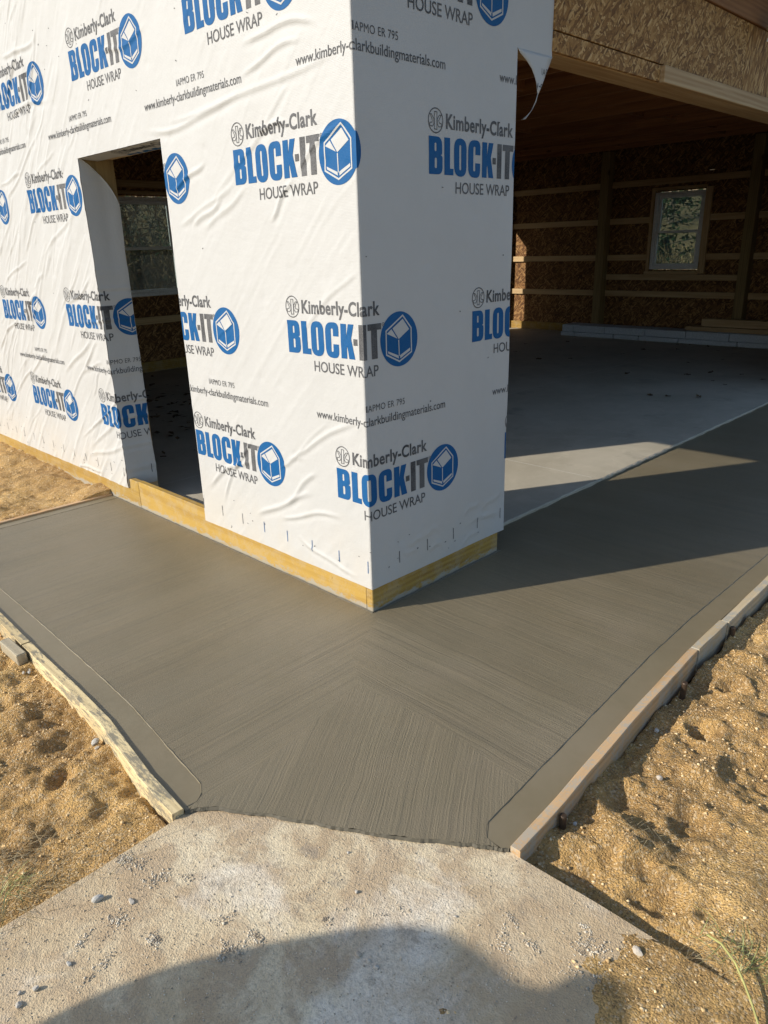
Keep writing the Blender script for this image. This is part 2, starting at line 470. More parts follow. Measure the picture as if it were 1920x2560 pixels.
def mat_stone():
    t = NT('grey_stone')
    r = t.rnd()
    c = t.ramp(r, [(0.0, (0.47, 0.46, 0.42)), (0.5, (0.54, 0.49, 0.41)), (1.0, (0.44, 0.37, 0.28))])
    n = t.noise(t.co('Object'), 3, 4, 0.7)
    c = t.mix(t.ramp(n, [(0.4, 0.35), (0.6, 0.0)]), c, (0.34, 0.31, 0.27))
    return t.out(c, 0.85, t.bump(t.noise(t.world(), 220, 3), 0.0008, 0.5), 0.3)
M_STONE = mat_stone()
def mat_gravel(name, cols):
    t = NT(name)
    v = t.voro(t.world(), 75, 'Color')
    sp = t.n.new('ShaderNodeSeparateColor'); t.l.new(v, sp.inputs[0])
    c = t.ramp(sp.outputs[0], [(0.0, cols[0]), (0.4, cols[1]), (1.0, cols[2])])
    return t.out(c, 0.9, t.bump(t.noise(t.world(), 300, 3), 0.001, 0.7), 0.2)
M_GRAVEL = mat_gravel('gravel_bits', [(0.26, 0.22, 0.17), (0.46, 0.39, 0.29), (0.72, 0.64, 0.50)])
M_CLOD = mat_gravel('soil_crumbs', [(0.38, 0.25, 0.12), (0.66, 0.46, 0.22), (0.82, 0.65, 0.40)])
M_GRASSG = mat_gravel('green_blades', [(0.14, 0.17, 0.05), (0.26, 0.29, 0.10), (0.44, 0.42, 0.20)])
M_STRAW = mat_gravel('dry_blades', [(0.24, 0.16, 0.08), (0.42, 0.31, 0.16), (0.58, 0.46, 0.26)])
M_LEAFB = mat_gravel('dead_leaf', [(0.05, 0.03, 0.015), (0.09, 0.055, 0.03), (0.14, 0.09, 0.045)])
M_FOLI = mat_gravel('evergreen_foliage', [(0.012, 0.03, 0.012), (0.025, 0.05, 0.02), (0.05, 0.075, 0.032)])
M_FOLB = mat_gravel('brown_foliage', [(0.10, 0.07, 0.035), (0.17, 0.12, 0.06), (0.26, 0.20, 0.11)])
M_BARK = flat('bark', (0.16, 0.13, 0.10), 0.9)
M_FIELD = mat_gravel('dry_field', [(0.10, 0.075, 0.04), (0.19, 0.14, 0.07), (0.30, 0.23, 0.12)])

# ------------------------------------------------------------------ numpy noise
def vnoise(x, y, seed=0):
    xi = np.floor(x).astype(np.int64); yi = np.floor(y).astype(np.int64)
    fx = x - xi; fy = y - yi
    fx = fx * fx * (3 - 2 * fx); fy = fy * fy * (3 - 2 * fy)
    def h(a, b):
        n = (a * 374761393 + b * 668265263 + seed * 974711) & 0x7fffffff
        n = ((n ^ (n >> 13)) * 1274126177) & 0x7fffffff
        return ((n ^ (n >> 16)) & 0xffff) / 65535.0
    return (h(xi, yi) * (1 - fx) + h(xi + 1, yi) * fx) * (1 - fy) + (h(xi, yi + 1) * (1 - fx) + h(xi + 1, yi + 1) * fx) * fy
def fbm(x, y, oct=4, seed=0, gain=0.5):
    s = 0; a = 1; t = 0
    for k in range(oct):
        s = s + a * vnoise(x * 2 ** k, y * 2 ** k, seed + k * 7); t += a; a *= gain
    return s / t - 0.5

# ================================================================== SETTING
# ---- forms (polylines of the inner edge)
FR = [(1.216, -0.690), (1.205, -0.45), (1.192, -0.298), (1.165, 0.10), (1.141, 0.60), (1.137, 0.90), (1.135, 1.49), (1.128, 3.0), (1.12, 9.0)]
FL = [(0.458, -1.208), (0.24, -1.196), (0.06, -1.176), (-0.111, -1.156), (-0.42, -1.146), (-0.723, -1.143), (-0.86, -1.139), (-1.258, -1.130), (-1.9, -1.122), (-2.480, -1.118)]
BR = [(1.118, -0.650), (1.103, -0.42), (1.078, 0.0), (1.050, 0.45), (1.040, 0.83), (1.043, 1.30), (1.045, 1.76), (1.03, 3.0), (1.02, 9.0)]
BL = [(0.392, -1.116), (0.20, -1.100), (-0.12, -1.068), (-0.40, -1.057), (-0.619, -1.052), (-1.0, -1.045), (-1.536, -1.039), (-2.0, -1.033), (-2.405, -1.030)]
JOIN = []
jp = [(0.458, -1.208), (0.495, -1.150), (0.676, -1.034), (0.83, -0.945), (0.977, -0.858), (1.10, -0.765), (1.180, -0.715), (1.216, -0.690)]
for i in range(len(jp) - 1):
    for k in range(14):
        f = k / 14
        x = jp[i][0] * (1 - f) + jp[i + 1][0] * f; y = jp[i][1] * (1 - f) + jp[i + 1][1] * f
        j = (random.random() - 0.5) * 0.0035 + 0.0015 * math.sin(i * 9 + k * .7) if (i, k) != (0, 0) else 0
        JOIN.append((x + j, y - j))
JOIN.append(jp[-1])

def zone(pts, uvfun, slot, bm, uvl, z=0.0):
    vs = [bm.verts.new((p[0], p[1], z)) for p in pts]
    f = bm.faces.new(vs); f.material_index = slot
    f.normal_update()
    if f.normal.z < 0: f.normal_flip()
    for l in f.loops: l[uvl].uv = uvfun(l.vert.co)

APEX = (0.362, -0.431)
EJ = [p for p in JOIN]
bm = bmesh.new(); uvl = bm.loops.layers.uv.new('UVMap')
th = math.radians(-57)
uv_left = lambda c: (c.y, c.x)
uv_right = lambda c: (c.x, c.y)
uv_mid = lambda c: (c.x * math.cos(th) + c.y * math.sin(th), -c.x * math.sin(th) + c.y * math.cos(th))
# left zone (strokes square to the south wall)
zone([(-2.405, 0.02), (-2.405, -1.030)] + BL[::-1][1:] + [(0.44, -1.14), (0.492, -1.10), APEX, (0.2, -0.313), (0.03, 0.02)], uv_left, 0, bm, uvl)
# far end edged band
zone([(-2.48, 0.02), (-2.48, -1.118), (-2.405, -1.118), (-2.405, -1.030), (-2.405, 0.02)], uv_left, 1, bm, uvl, -0.0008)
# right zone (strokes run away from the east opening)
zone([(0.03, 0.02), (0.2, -0.313), APEX, (0.79, -0.414), (1.106, -0.470)] + BR[1:] + [(-0.26, 9.0), (-0.26, 0.02)], uv_right, 0, bm, uvl)
# middle fan
midp = [APEX, (0.492, -1.10), (0.44, -1.14), (0.455, -1.185)] + EJ[3:-8] + [(1.150, -0.700), (1.118, -0.650), (1.110, -0.53), (1.106, -0.470), (0.79, -0.414)]
zone(midp, uv_mid, 0, bm, uvl)
# trowelled bands
zone([(-2.405, -1.118)] + FL[::-1][1:] + [EJ[1], EJ[2], (0.455, -1.185), (0.44, -1.14), (0.392, -1.116)] + BL[1:], uv_left, 1, bm, uvl, -0.0012)
zone([(1.118, -0.650), (1.150, -0.700)] + EJ[-7:] + FR[1:] + BR[::-1][:-1] + [(1.106, -0.470), (1.110, -0.53)], uv_right, 1, bm, uvl, -0.0012)
bmesh.ops.triangulate(bm, faces=bm.faces[:])
me = bpy.data.meshes.new('concrete_apron'); bm.to_mesh(me); bm.free()
apron = link('pavement', me, None, [M_WETB, M_WETS])
tag(apron, 'freshly poured wet grey concrete apron with broom strokes wrapping the building corner', kind='structure')

def ribbon(name, pts, w, h, mat, parent, z=0.0, jit=0.0):
    """thin raised bead following a polyline"""
    P = []
    for i in range(len(pts) - 1):
        n = max(2, int(math.dist(pts[i], pts[i + 1]) / 0.03))
        for k in range(n):
            f = k / n
            P.append((pts[i][0] * (1 - f) + pts[i + 1][0] * f, pts[i][1] * (1 - f) + pts[i + 1][1] * f))
    P.append(pts[-1])
    V, F = [], []
    for i, p in enumerate(P):
        a = P[max(0, i - 1)]; b = P[min(len(P) - 1, i + 1)]
        d = Vector((b[0] - a[0], b[1] - a[1])).normalized(); n = Vector((-d.y, d.x))
        j = random.uniform(-jit, jit); hh = h * random.uniform(0.55, 1.2); ww = w * random.uniform(0.7, 1.3)
        x, y = p[0] + n.x * j, p[1] + n.y * j
        V += [(x - n.x * ww, y - n.y * ww, z - 0.003), (x, y, z + hh), (x + n.x * ww, y + n.y * ww, z - 0.003)]
        if i:
            k = 3 * i
            F += [(k - 3, k, k + 1, k - 2), (k - 2, k + 1, k + 2, k - 1)]
    return link(name, mesh_from(V, F), parent, [mat])
ribbon('trowel_line', BL + [(-2.405, 0.0)], 0.0028, 0.0022, M_WETS, apron, jit=0.0012)
ribbon('trowel_line', [(0.392, -1.116), (0.43, -1.135), (0.452, -1.165), (0.448, -1.195)], 0.002, 0.001, M_WETS, apron, jit=0.001)
ribbon('trowel_line', BR, 0.0028, 0.0022, M_WETS, apron, jit=0.0012)
ribbon('trowel_line', [(1.118, -0.650), (1.130, -0.68), (1.150, -0.70)], 0.002, 0.0012, M_WETS, apron, jit=0.001)
ribbon('crumbled_edge', JOIN[::2] + [JOIN[-1]], 0.0065, 0.0035, M_WETD, apron, z=-0.003, jit=0.0008)
ribbon('wall_fillet', [(-2.47, -0.004), (-1.3, -0.004), (0.004, -0.006)], 0.007, 0.005, M_WETD, apron, z=0.0, jit=0.001)
ribbon('wall_fillet', [(0.006, 0.0), (0.006, 0.92)], 0.008, 0.006, M_WETD, apron, z=0.0, jit=0.001)

# ---- old dry slab
V = [(0.467, -9), (0.466, -1.7), (0.467, -1.5), (0.458, -1.203)] + JOIN[1:] + [(1.47, -0.676), (1.66, -0.672), (3.0, -0.67), (6, -0.66), (6, -9)]
bm = bmesh.new()
vs = [bm.verts.new((x, y, -0.010)) for x, y in V]
f = bm.faces.new(vs); f.normal_update()
if f.normal.z < 0: f.normal_flip()
r = bmesh.ops.extrude_face_region(bm, geom=[f])
for e in r['geom']:
    if isinstance(e, bmesh.types.BMVert): e.co.z -= 0.12
bmesh.ops.triangulate(bm, faces=bm.faces[:])
bmesh.ops.recalc_face_normals(bm, faces=bm.faces[:])
me = bpy.data.meshes.new('old_slab'); bm.to_mesh(me); bm.free()
old = link('pavement', me, None, [M_OLD])
tag(old, 'old dry concrete slab with dust, stains and loose gravel in the foreground', kind='structure')

# ---- ground heightfield
def ground_h(x, y):
    n1 = fbm(x * 1.1, y * 1.1, 4, 3) * 0.10 + fbm(x * 3.2 + 5, y * 2.2, 3, 203) * 0.05
    n2 = fbm(x * 5.0 + 9, y * 5.0, 4, 17) * 0.050
    n3 = np.abs(fbm(x * 11 + 3, y * 11, 3, 31)) * 0.035
    n4 = fbm(x * 34, y * 34, 3, 41) * 0.014 + np.clip(fbm(x * 22 + 4, y * 22, 3, 47) - .12, 0, 1) * .04
    n5 = np.clip(fbm(x * 16, y * 16, 2, 91), -.05, .25) * .06 * (fbm(x * 2.5, y * 2.5, 2, 92) + .5) + fbm(x * 85, y * 85, 2, 93) * 0.005
    st = fbm(x * 13 + 0.6 * y, y * 2.6 + fbm(x * 2, y * 2, 2, 6) * 2, 3, 95) * (0.055 + 0.05 * fbm(x * 1.5, y * 1.5, 2, 96))
    h = -0.080 + n1 + n2 * .8 + n3 + n4 + n5 + np.where(x < 0.5, st, st * .55)
    return h
def smooth(t):
    t = np.clip(t, 0, 1); return t * t * (3 - 2 * t)
bumps = []
rb = random.Random(5)
def dent(x, y, r, a): bumps.append((x, y, r, a))
# left yard: tool scrapes, foot holes; right yard: mound and foot prints
for (x, y, r, a) in [(-0.62, -1.60, .13, -.045), (-0.30, -1.48, .08, -.022), (-0.95, -1.46, .12, -.045), (-0.1, -1.62, .12, -.020), (0.15, -1.46, .06, -.015),
                     (0.05, -1.36, .07, .03), (-0.45, -1.36, .08, .035), (0.30, -1.34, .05, .03), (-0.2, -1.80, .1, -.03), (0.1, -1.75, .12, .03),
                     (-0.75, -1.33, .06, .03), (-.86, -1.30, .07, -.06), (-.97, -1.33, .07, -.06), (-1.1, -1.36, .06, -.05), (.02, -1.30, .05, .03), (.12, -1.31, .035, .025), (.2, -1.30, .03, .02), (-.02, -1.38, .04, -.03), (0.22, -1.62, .06, .03), (-1.3, -1.4, .12, .03),
                     (1.40, -0.42, .10, .050), (1.52, -0.22, .06, -.03), (1.33, -0.25, .06, -.02), (1.42, 0.02, .07, .035), (1.36, 0.22, .05, -.045), (1.45, 0.38, .06, .04),
                     (1.62, 0.10, .12, -.03), (1.55, 0.62, .08, .04), (1.34, 0.55, .05, -.05), (1.42, 0.92, .07, .05), (1.36, 1.18, .06, -.04), (1.56, -0.52, .06, -.035),
                     (1.72, -0.42, .10, .025), (1.90, -0.28, .09, -.03), (1.78, -0.02, .08, .035), (1.30, -0.52, .05, .03), (1.62, 0.38, .07, -.04), (1.85, 0.30, .1, .03),
                     (1.66, -0.62, .05, -.03), (1.82, -0.55, .05, -.025), (1.48, 1.4, .08, .04), (1.4, 1.8, .09, .04), (1.3, 0.78, .05, .03), (1.31, 1.02, .05, .03)]:
    dent(x, y, r, a)
for k in range(45):
    x = rb.uniform(-6, 0.4); y = rb.uniform(-3.2, -0.1)
    if x > -2.6 and y > -1.3: continue
    dent(x, y, rb.uniform(.04, .12), rb.uniform(-.018, .030))
for k in range(90):
    dent(rb.uniform(1.3, 3.2), rb.uniform(-.6, 3.2), rb.uniform(.025, .09), rb.uniform(-.030, .022))

def full_h(x, y):
    h = ground_h(x, y)
    for (bx, by, br, a) in bumps:
        m = (np.abs(x - bx) < br * 2.6) & (np.abs(y - by) < br * 2.6)
        if not m.any(): continue
        xs, ys = x[m], y[m]
        d = np.hypot((xs - bx), (ys - by)) / br
        d = d + 0.5 * fbm(xs * 14, ys * 14, 3, 5)
        e = np.exp(-np.clip(d, 0, 9) ** 2 * 1.3) * a
        if a < 0:
            e = e + np.exp(-((np.clip(d, 0, 9) - 1.35) / 0.28) ** 2) * (-a) * 0.35
        h[m] += e
    # meets the south wall west of the apron
    k = smooth(1 - (-y) / 0.9) * (x < -2.5)
    h = h * (1 - k) + k * (0.005 + fbm(x * 3, y * 3, 3, 9) * 0.05 + fbm(x * 14, y * 14, 3, 19) * 0.03)
    # left yard level close to the left form board: rises to about 5 cm below its top
    inL = (x < 0.47) & (y < -1.14)
    h = np.where(inL, np.minimum(h + 0.015 * smooth((y + 1.9) / 0.6), -0.028 + fbm(x * 9, y * 9, 3, 77) * 0.035), h)
    # beside the old slab on the left
    k = smooth(1 - (0.465 - x) / 0.25) * (y < -1.25) * (x < 0.47)
    h = h * (1 - k) + k * (-0.030 + fbm(x * 8, y * 8, 3, 55) * 0.03)
    # grass bank bottom-left lies a little over the slab edge
    k = smooth((-y - 1.50) / 0.35) * smooth(1 - (0.52 - x) / 0.6) * (x < 0.47)
    h = h + k * 0.022
    # right yard next to the right form board drops down
    k = smooth(1 - (x - 1.19) / 0.16) * (y > -0.66)
    h = h + k * (0.018 + 0.05 * fbm(x * 6, y * 6, 2, 8))
    # right yard spills over the old slab to the right
    k = smooth((x - 1.50) / 0.35) * smooth((y + 1.25) / 0.55)
    hs = -0.017 + 0.022 * smooth((x - 1.46) / 0.26) * smooth((y + 1.35 + (x - 1.5) * -0.5) / 0.5) + fbm(x * 7, y * 7, 5, 61) * 0.020 + fbm(x * 30, y * 30, 3, 62) * 0.010
    h = np.where(y < -0.30, h * (1 - k) + k * hs, h * (1 - k * smooth((0.3 - y) / 0.6)) + k * smooth((0.3 - y) / 0.6) * hs)
    slab = (x > 0.468) & (y < -0.67)
    cover = slab & (x > 1.35)
    h = np.where(slab & ~cover, -0.13, h)
    h = np.where(cover, hs, h)
    h = np.where((x > 1.22) & (x < 1.6) & (y >= -0.67) & (y < -0.5), np.minimum(h, -0.03 + fbm(x * 12, y * 12, 3, 4) * 0.04), h)
    # under the apron and the building
    ap = (x > -2.50) & (x < 1.20 - 0.012 * np.clip(y, 0, 4)) & (y > -1.20 + np.clip(x, -3, 0) * 0.0) & ~((x > 0.468) & (y < -0.67))
    ap = ap & ~((x < 0.47) & (y < -1.155 - 0.05 * smooth((x + 0.5) / 1.0)))
    h = np.where(ap, -0.22, h)
    bl = (x > -7.4) & (x < -0.2) & (y > 0.03)
    h = np.where(bl, -0.22, h)
    return h

def ground_patch(name, x0, x1, y0, y1, s, label, zfun=full_h):
    xs = np.arange(x0, x1 + s * .5, s); ys = np.arange(y0, y1 + s * .5, s)
    X, Y = np.meshgrid(xs, ys, indexing='ij')
    Z = zfun(X, Y)
    return grid_mesh(np.stack([X, Y, Z], -1), name)
def edge_blend(fn, x0, x1, y0, y1, m):
    def g(X, Y):
        Z = fn(X, Y)
        d = np.minimum(np.minimum(X - x0, x1 - X), np.minimum(Y - y0, y1 - Y))
        k = smooth(d / m)
        return Z * k + (-0.16) * (1 - k)
    return g
me = ground_patch('ground_left', -5.2, 0.48, -2.4, 0.06, 0.009, '')
gl = link('ground', me, None, [M_DIRT]); tag(gl, 'loose tan sandy soil left of the new concrete, scraped and trodden', kind='structure')
me = ground_patch('ground_right', 1.15, 3.3, -1.9, 3.0, 0.008, '')
gr_ = link('ground', me, None, [M_DIRT]); tag(gr_, 'tan sandy soil right of the new concrete with footprints and clods', kind='structure')
# far ground
def far_h(X, Y):
    R = np.hypot(X, Y)
    z = -0.16 + fbm(X * .25, Y * .25, 3, 2) * 0.3
    z = z + smooth((Y - 20) / 70) * 10.5 + smooth((-X - 16) / 60) * 9.5
    inner = (X > -8.5) & (X < 5) & (Y > -6) & (Y < 11.5)
    z = np.where(inner, -0.24, z)
    return z
xs = np.concatenate([np.linspace(-260, -40, 23), np.linspace(-38, 12, 51), np.linspace(14, 260, 20)])
ys = np.concatenate([np.linspace(-260, -12, 20), np.linspace(-10, 50, 61), np.linspace(55, 260, 20)])
X, Y = np.meshgrid(xs, ys, indexing='ij')
me = grid_mesh(np.stack([X, Y, far_h(X, Y)], -1), 'far_ground')
fg = link('ground', me, None, [M_FIELD]); tag(fg, 'dry grassy field and rising slope beyond the building', kind='structure')

# ================================================================== BUILDING
B = bpy.data.objects.new('garage_building', None); COL.objects.link(B)
tag(B, 'unfinished timber garage covered in printed white house wrap, open doorway and wide open bay', 'building')
XR, XL = -1.32, -2.22          # door opening
TD = 0.20                       # wall depth
ZH = 2.01                       # door head
XW, YN = -7.16, 9.745           # inner faces west / north
ZC = 2.83                       # joist undersides
ZF = 0.02

# floor
me_parts = []
bm = bmesh.new()
# slab with hand-broken east edge
E_ = [(-0.185 + random.uniform(-.006, .006), 0.0 + k * 0.06) for k in range(160)]
pts = [(-7.3, 0.03)] + [(x, y + 0.03) for x, y in E_] + [(-0.19, 9.9), (-7.3, 9.9)]
vs = [bm.verts.new((x, y, ZF)) for x, y in pts]
f = bm.faces.new(vs); f.normal_update()
if f.normal.z < 0: f.normal_flip()
r = bmesh.ops.extrude_face_region(bm, geom=[f])
ex = [e for e in r['geom'] if isinstance(e, bmesh.types.BMVert)]
for e in ex: e.co.z -= 0.12
bmesh.ops.triangulate(bm, faces=bm.faces[:]); bmesh.ops.recalc_face_normals(bm, faces=bm.faces[:])
me = bpy.data.meshes.new('floor'); bm.to_mesh(me); bm.free()
fl = link('floor', me, None, [M_FLOOR]); tag(fl, 'grey concrete garage floor with saw-cut joints', kind='structure')
M_JOINT = flat('pale_joint', (0.55, 0.52, 0.45), 0.8)
for a, b in [((-7.1, 2.284), (-0.24, 2.284)), ((-2.372, 0.3), (-2.372, 9.7)), ((-7.1, 6.0), (-0.24, 6.0))]:
    if a[1] == b[1]:
        V = [(a[0], a[1] - .005, ZF + .0015), (b[0], a[1] - .005, ZF + .0015), (b[0], a[1] + .005, ZF + .0015), (a[0], a[1] + .005, ZF + .0015)]
    else:
        V = [(a[0] - .005, a[1], ZF + .0022), (a[0] + .005, a[1], ZF + .0022), (a[0] + .005, b[1], ZF + .0022), (a[0] - .005, b[1], ZF + .0022)]
    link('floor_joint', mesh_from(V, [(0, 1, 2, 3)]), fl, [M_JOINT])
ribbon('slab_lip', [(-0.185, 0.94), (-0.183, 3.0), (-0.180, 6.0), (-0.18, 9.0)], 0.010, 0.004, M_FLOOR, fl, z=ZF, jit=0.003)

# treated skirt boards
def skirt(x0, x1, y0, y1, mat):
    o = box('skirt_board', (x0, y0, -0.06), (x1, y1, 0.170), mat, B, 0.003)
    return o
skirt(-7.34, -2.094, 0.0, 0.038, M_TREAT[0])
s2 = box('skirt_board', (-2.091, 0.0, -0.06), (-0.0405, 0.038, 0.1735), M_TREAT[0], B, 0.003)
skirt(-0.040, 0.0, -0.001, 0.905, M_TREAT[1])

# sheathing, south wall and column
box('wall_panel', (-7.34, 0.006, 0.175), (XL - .004, 0.020, 3.35), M_OSB_XZ, B, 0.001)
box('wall_panel', (XR + .004, 0.006, 0.176), (-0.022, 0.020, 3.35), M_OSB_XZ, B, 0.001)
box('wall_panel', (XL - .001, 0.006, ZH + .004), (XR + .001, 0.020, 3.35), M_OSB_XZ, B, 0.001)
box('wall_panel', (-0.019, 0.006, 0.176), (-0.006, 0.930, 3.35), M_OSB_YZ, B, 0.001)
# framing behind: jamb posts, header, column posts
box('door_jamb', (XL - .045, 0.022, 0.02), (XL - .003, TD, ZH + .05), M_PINE[2], B)
box('door_jamb', (XR + .003, 0.022, 0.02), (XR + .045, TD, ZH + .05), M_PINE[2], B)
box('door_header', (XL - .002, 0.022, ZH + .004), (XR + .002, TD, ZH + .18), M_PINE[0], B)
box('corner_post', (-0.165, 0.024, 0.02), (-0.024, 0.165, 2.82), M_POST, B)
box('corner_post', (-0.165, 0.785, 0.02), (-0.024, 0.928, 2.27), M_POST, B)
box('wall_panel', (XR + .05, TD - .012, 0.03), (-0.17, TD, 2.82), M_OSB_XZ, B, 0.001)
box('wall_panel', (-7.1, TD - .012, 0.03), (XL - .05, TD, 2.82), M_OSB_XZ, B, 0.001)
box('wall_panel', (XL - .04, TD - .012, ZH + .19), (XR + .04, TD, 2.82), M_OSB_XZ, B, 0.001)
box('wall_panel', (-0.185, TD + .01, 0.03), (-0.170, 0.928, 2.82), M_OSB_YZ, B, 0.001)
# small exposed tan post seen above the torn jamb wrap
box('door_jamb', (XL - .0025, 0.004, 1.70), (XL + .0012, TD - .001, ZH + .0), M_POST, B, 0)

# ---- house wrap as height-mapped sheet. unrolled coordinates u (<0 south face x, >0 east face y), v = height
S = 0.0075
U0, U1, V0, V1 = -4.95, 1.2075, 0.105, 3.30
nu, nv = int(round((U1 - U0) / S)) + 1, int(round((V1 - V0) / S)) + 1
us = U0 + np.arange(nu) * S; vs_ = V0 + np.arange(nv) * S
UU, VV = np.meshgrid(us, vs_, indexing='ij')
H = 0.0045 + fbm(UU * 1.6, VV * 1.6, 3, 1) * 0.006
# low slow drapes along the diagonal
a = (UU + VV) * 0.7071; b = (-UU + VV) * 0.7071
lefty = 0.25 + 0.75 * smooth((-UU - 1.4) / 1.2)
H += (fbm(a * 1.2, b * 9.0, 3, 21) * 0.010) * lefty * (UU < 0)
H += fbm(UU * 12, VV * 12, 3, 5) * 0.0016
H += 0.0028 * np.clip(fbm(a * 3.0, b * 26.0, 3, 66) - 0.04, 0, 1) * 6 * lefty * (UU < 0)
WR = [(-1.318, 2.067, -0.022, 2.155), (-1.462, 2.053, -0.627, 2.122), (-1.279, 1.625, -0.729, 1.796), (-1.041, 1.595, -0.651, 1.762), (-0.529, 1.605, -0.357, 1.774), (-0.357, 1.774, -0.019, 1.946), (-3.236, 1.526, -2.816, 1.825), (-2.932, 1.514, -2.359, 1.745), (-3.739, 1.321, -3.179, 1.488), (-3.491, 1.093, -3.14, 1.29), (-2.93, 0.778, -2.387, 1.042), (-3.618, 0.626, -3.158, 0.894), (-2.856, 0.334, -1.955, 0.868), (-2.784, 0.227, -2.13, 0.4), (-2.986, 0.124, -2.538, 0.151), (-0.579, 0.569, -0.029, 0.862), (-0.567, 0.364, -0.307, 0.597), (-1.261, 0.31, -0.79, 0.55), (-1.122, 0.248, -0.771, 0.673), (-0.835, 0.249, -0.345, 0.482), (-0.634, 0.276, -0.163, 0.41), (-0.514, 0.245, -0.077, 0.15), (-1.133, 1.631, -0.848, 1.733), (-3.059, 2.642, -2.481, 2.637), (-3.115, 2.309, -2.435, 2.324), (-1.798, 2.442, -1.314, 2.465), (-0.659, 2.146, -0.25, 2.221), (-0.641, 2.254, -0.159, 2.252), (-3.466, 1.949, -3.011, 2.009), (-4.08, 0.45, -3.408, 0.819), (-2.688, 1.226, -2.282, 1.396), (-4.129, 0.823, -3.569, 1.09), (-1.278, 1.778, -0.945, 1.884), (-0.58, 1.952, -0.372, 1.969)]
rw = random.Random(3)
wr = [(w, rw.uniform(.0038, .0068), rw.uniform(.0075, .0110), rw.uniform(-.06, .06)) for w in WR]
for k in range(85):
    u = rw.uniform(-4.9, -0.1) if k % 3 else rw.uniform(-4.9, -2.2); v = rw.uniform(0.15, 2.9)
    if -2.25 < u < -1.3 and v < 2: continue
    L = rw.uniform(.22, .75) * (1.1 if u < -2.2 else 0.8); an = math.radians(rw.gauss(38, 11))
    wr.append(((u, v, u + L * math.cos(an), v + L * math.sin(an)), rw.uniform(.0012, .0045) * (1.2 if u < -2.2 else 0.8), rw.uniform(.006, .011), rw.uniform(-.05, .05)))
for k in range(10):   # faint creases on the shaded east face, near the top of the bay
    u = rw.uniform(0.1, 0.85); v = rw.uniform(0.12, 0.3)
    wr.append(((u, v, min(0.93, u + rw.uniform(.1, .3)), v + rw.uniform(-.03, .05)), rw.uniform(.001, .003), .012, 0.02))
for (u0, v0, u1, v1), A, wd_, bow in wr:
    L = math.hypot(u1 - u0, v1 - v0); du, dv = (u1 - u0) / L, (v1 - v0) / L
    pad = 0.08 + abs(bow)
    i0 = max(0, int((min(u0, u1) - pad - U0) / S)); i1 = min(nu, int((max(u0, u1) + pad - U0) / S) + 2)
    j0 = max(0, int((min(v0, v1) - pad - V0) / S)); j1 = min(nv, int((max(v0, v1) + pad - V0) / S) + 2)
    if i1 <= i0 or j1 <= j0: continue
    uu, vv = UU[i0:i1, j0:j1], VV[i0:i1, j0:j1]
    t = ((uu - u0) * du + (vv - v0) * dv) / L
    d = -(uu - u0) * dv + (vv - v0) * du
    d = d - bow * L * 4 * t * (1 - t) - 0.006 * np.sin(t * 9 + u0 * 7)
    env = smooth(t / 0.25) * smooth((1 - t) / 0.25)
    prof = np.exp(-(d / wd_) ** 2) - 0.35 * np.exp(-((d + wd_ * 2) / (wd_ * 1.5)) ** 2)
    H[i0:i1, j0:j1] += A * env * prof * ((uu < 0) if u1 < 0.01 else 1)
# pinholes where staples pull the sheet in
for k in range(150):
    u = rw.uniform(-4.8, 0.9); v = rw.uniform(.15, 2.9)
    m = ((UU - u) ** 2 + (VV - v) ** 2)
    i0 = max(0, int((u - .05 - U0) / S)); i1 = min(nu, i0 + 14); j0 = max(0, int((v - .05 - V0) / S)); j1 = min(nv, j0 + 14)
    H[i0:i1, j0:j1] -= 0.002 * np.exp(-m[i0:i1, j0:j1] / 0.018 ** 2)
# sheet hugs folds
H -= (0.75 * (H - 0.005)) * np.exp(-(UU / 0.03) ** 2)
H += 0.012 * np.exp(-((UU - 0.945) / 0.05) ** 2) * (VV < 2.27) * (0.3 + fbm(VV * 2.0, VV * 0, 2, 3)) * (UU > 0)
H = np.clip(H, 0.0015, 0.04)

def hmap(u, v):
    x = np.clip((u - U0) / S, 0, nu - 1.001); y = np.clip((v - V0) / S, 0, nv - 1.001)
    i = x.astype(int); j = y.astype(int); fx = x - i; fy = y - j
    return (H[i, j] * (1 - fx) + H[i + 1, j] * fx) * (1 - fy) + (H[i, j + 1] * (1 - fx) + H[i + 1, j + 1] * fx) * fy
HEM = lambda u: 0.0
def pos_main(u, v, h):
    P = np.zeros(u.shape + (3,))
    s = u <= 1e-6
    P[..., 0] = np.where(s, u, h); P[..., 1] = np.where(s, -h, u); P[..., 2] = v
    z = np.abs(u) < 1e-5
    P[..., 0] = np.where(z, h, P[..., 0])
    # ragged hem
    k = np.clip(1 - (v - V0) / 0.03, 0, 1)
    P[..., 2] += k * (0.004 + 0.006 * fbm(u * 3, u * 0 + 1.5, 3, 8))
    return P
P = pos_main(UU, VV, H)
uc = (UU[:-1, :-1] + UU[1:, 1:]) / 2; vc = (VV[:-1, :-1] + VV[1:, 1:]) / 2
keep = ~((uc > XL) & (uc < XR) & (vc < ZH)) & ~((uc > 0.945) & (vc < 2.27))
me = grid_mesh(P, 'wrap_sheet', True, keep)
wrap = link('house_wrap', me, B, [M_WRAP])
# rest of the south wall to the west
link('house_wrap', mesh_from([(-7.36, -.005, .11), (-4.951, -.005, .11), (-4.951, -.005, 3.3), (-7.36, -.005, 3.3), (-7.36, .3, .11), (-7.36, .3, 3.3)], [(0, 1, 2, 3), (4, 0, 3, 5)]), B, [M_WRAP])
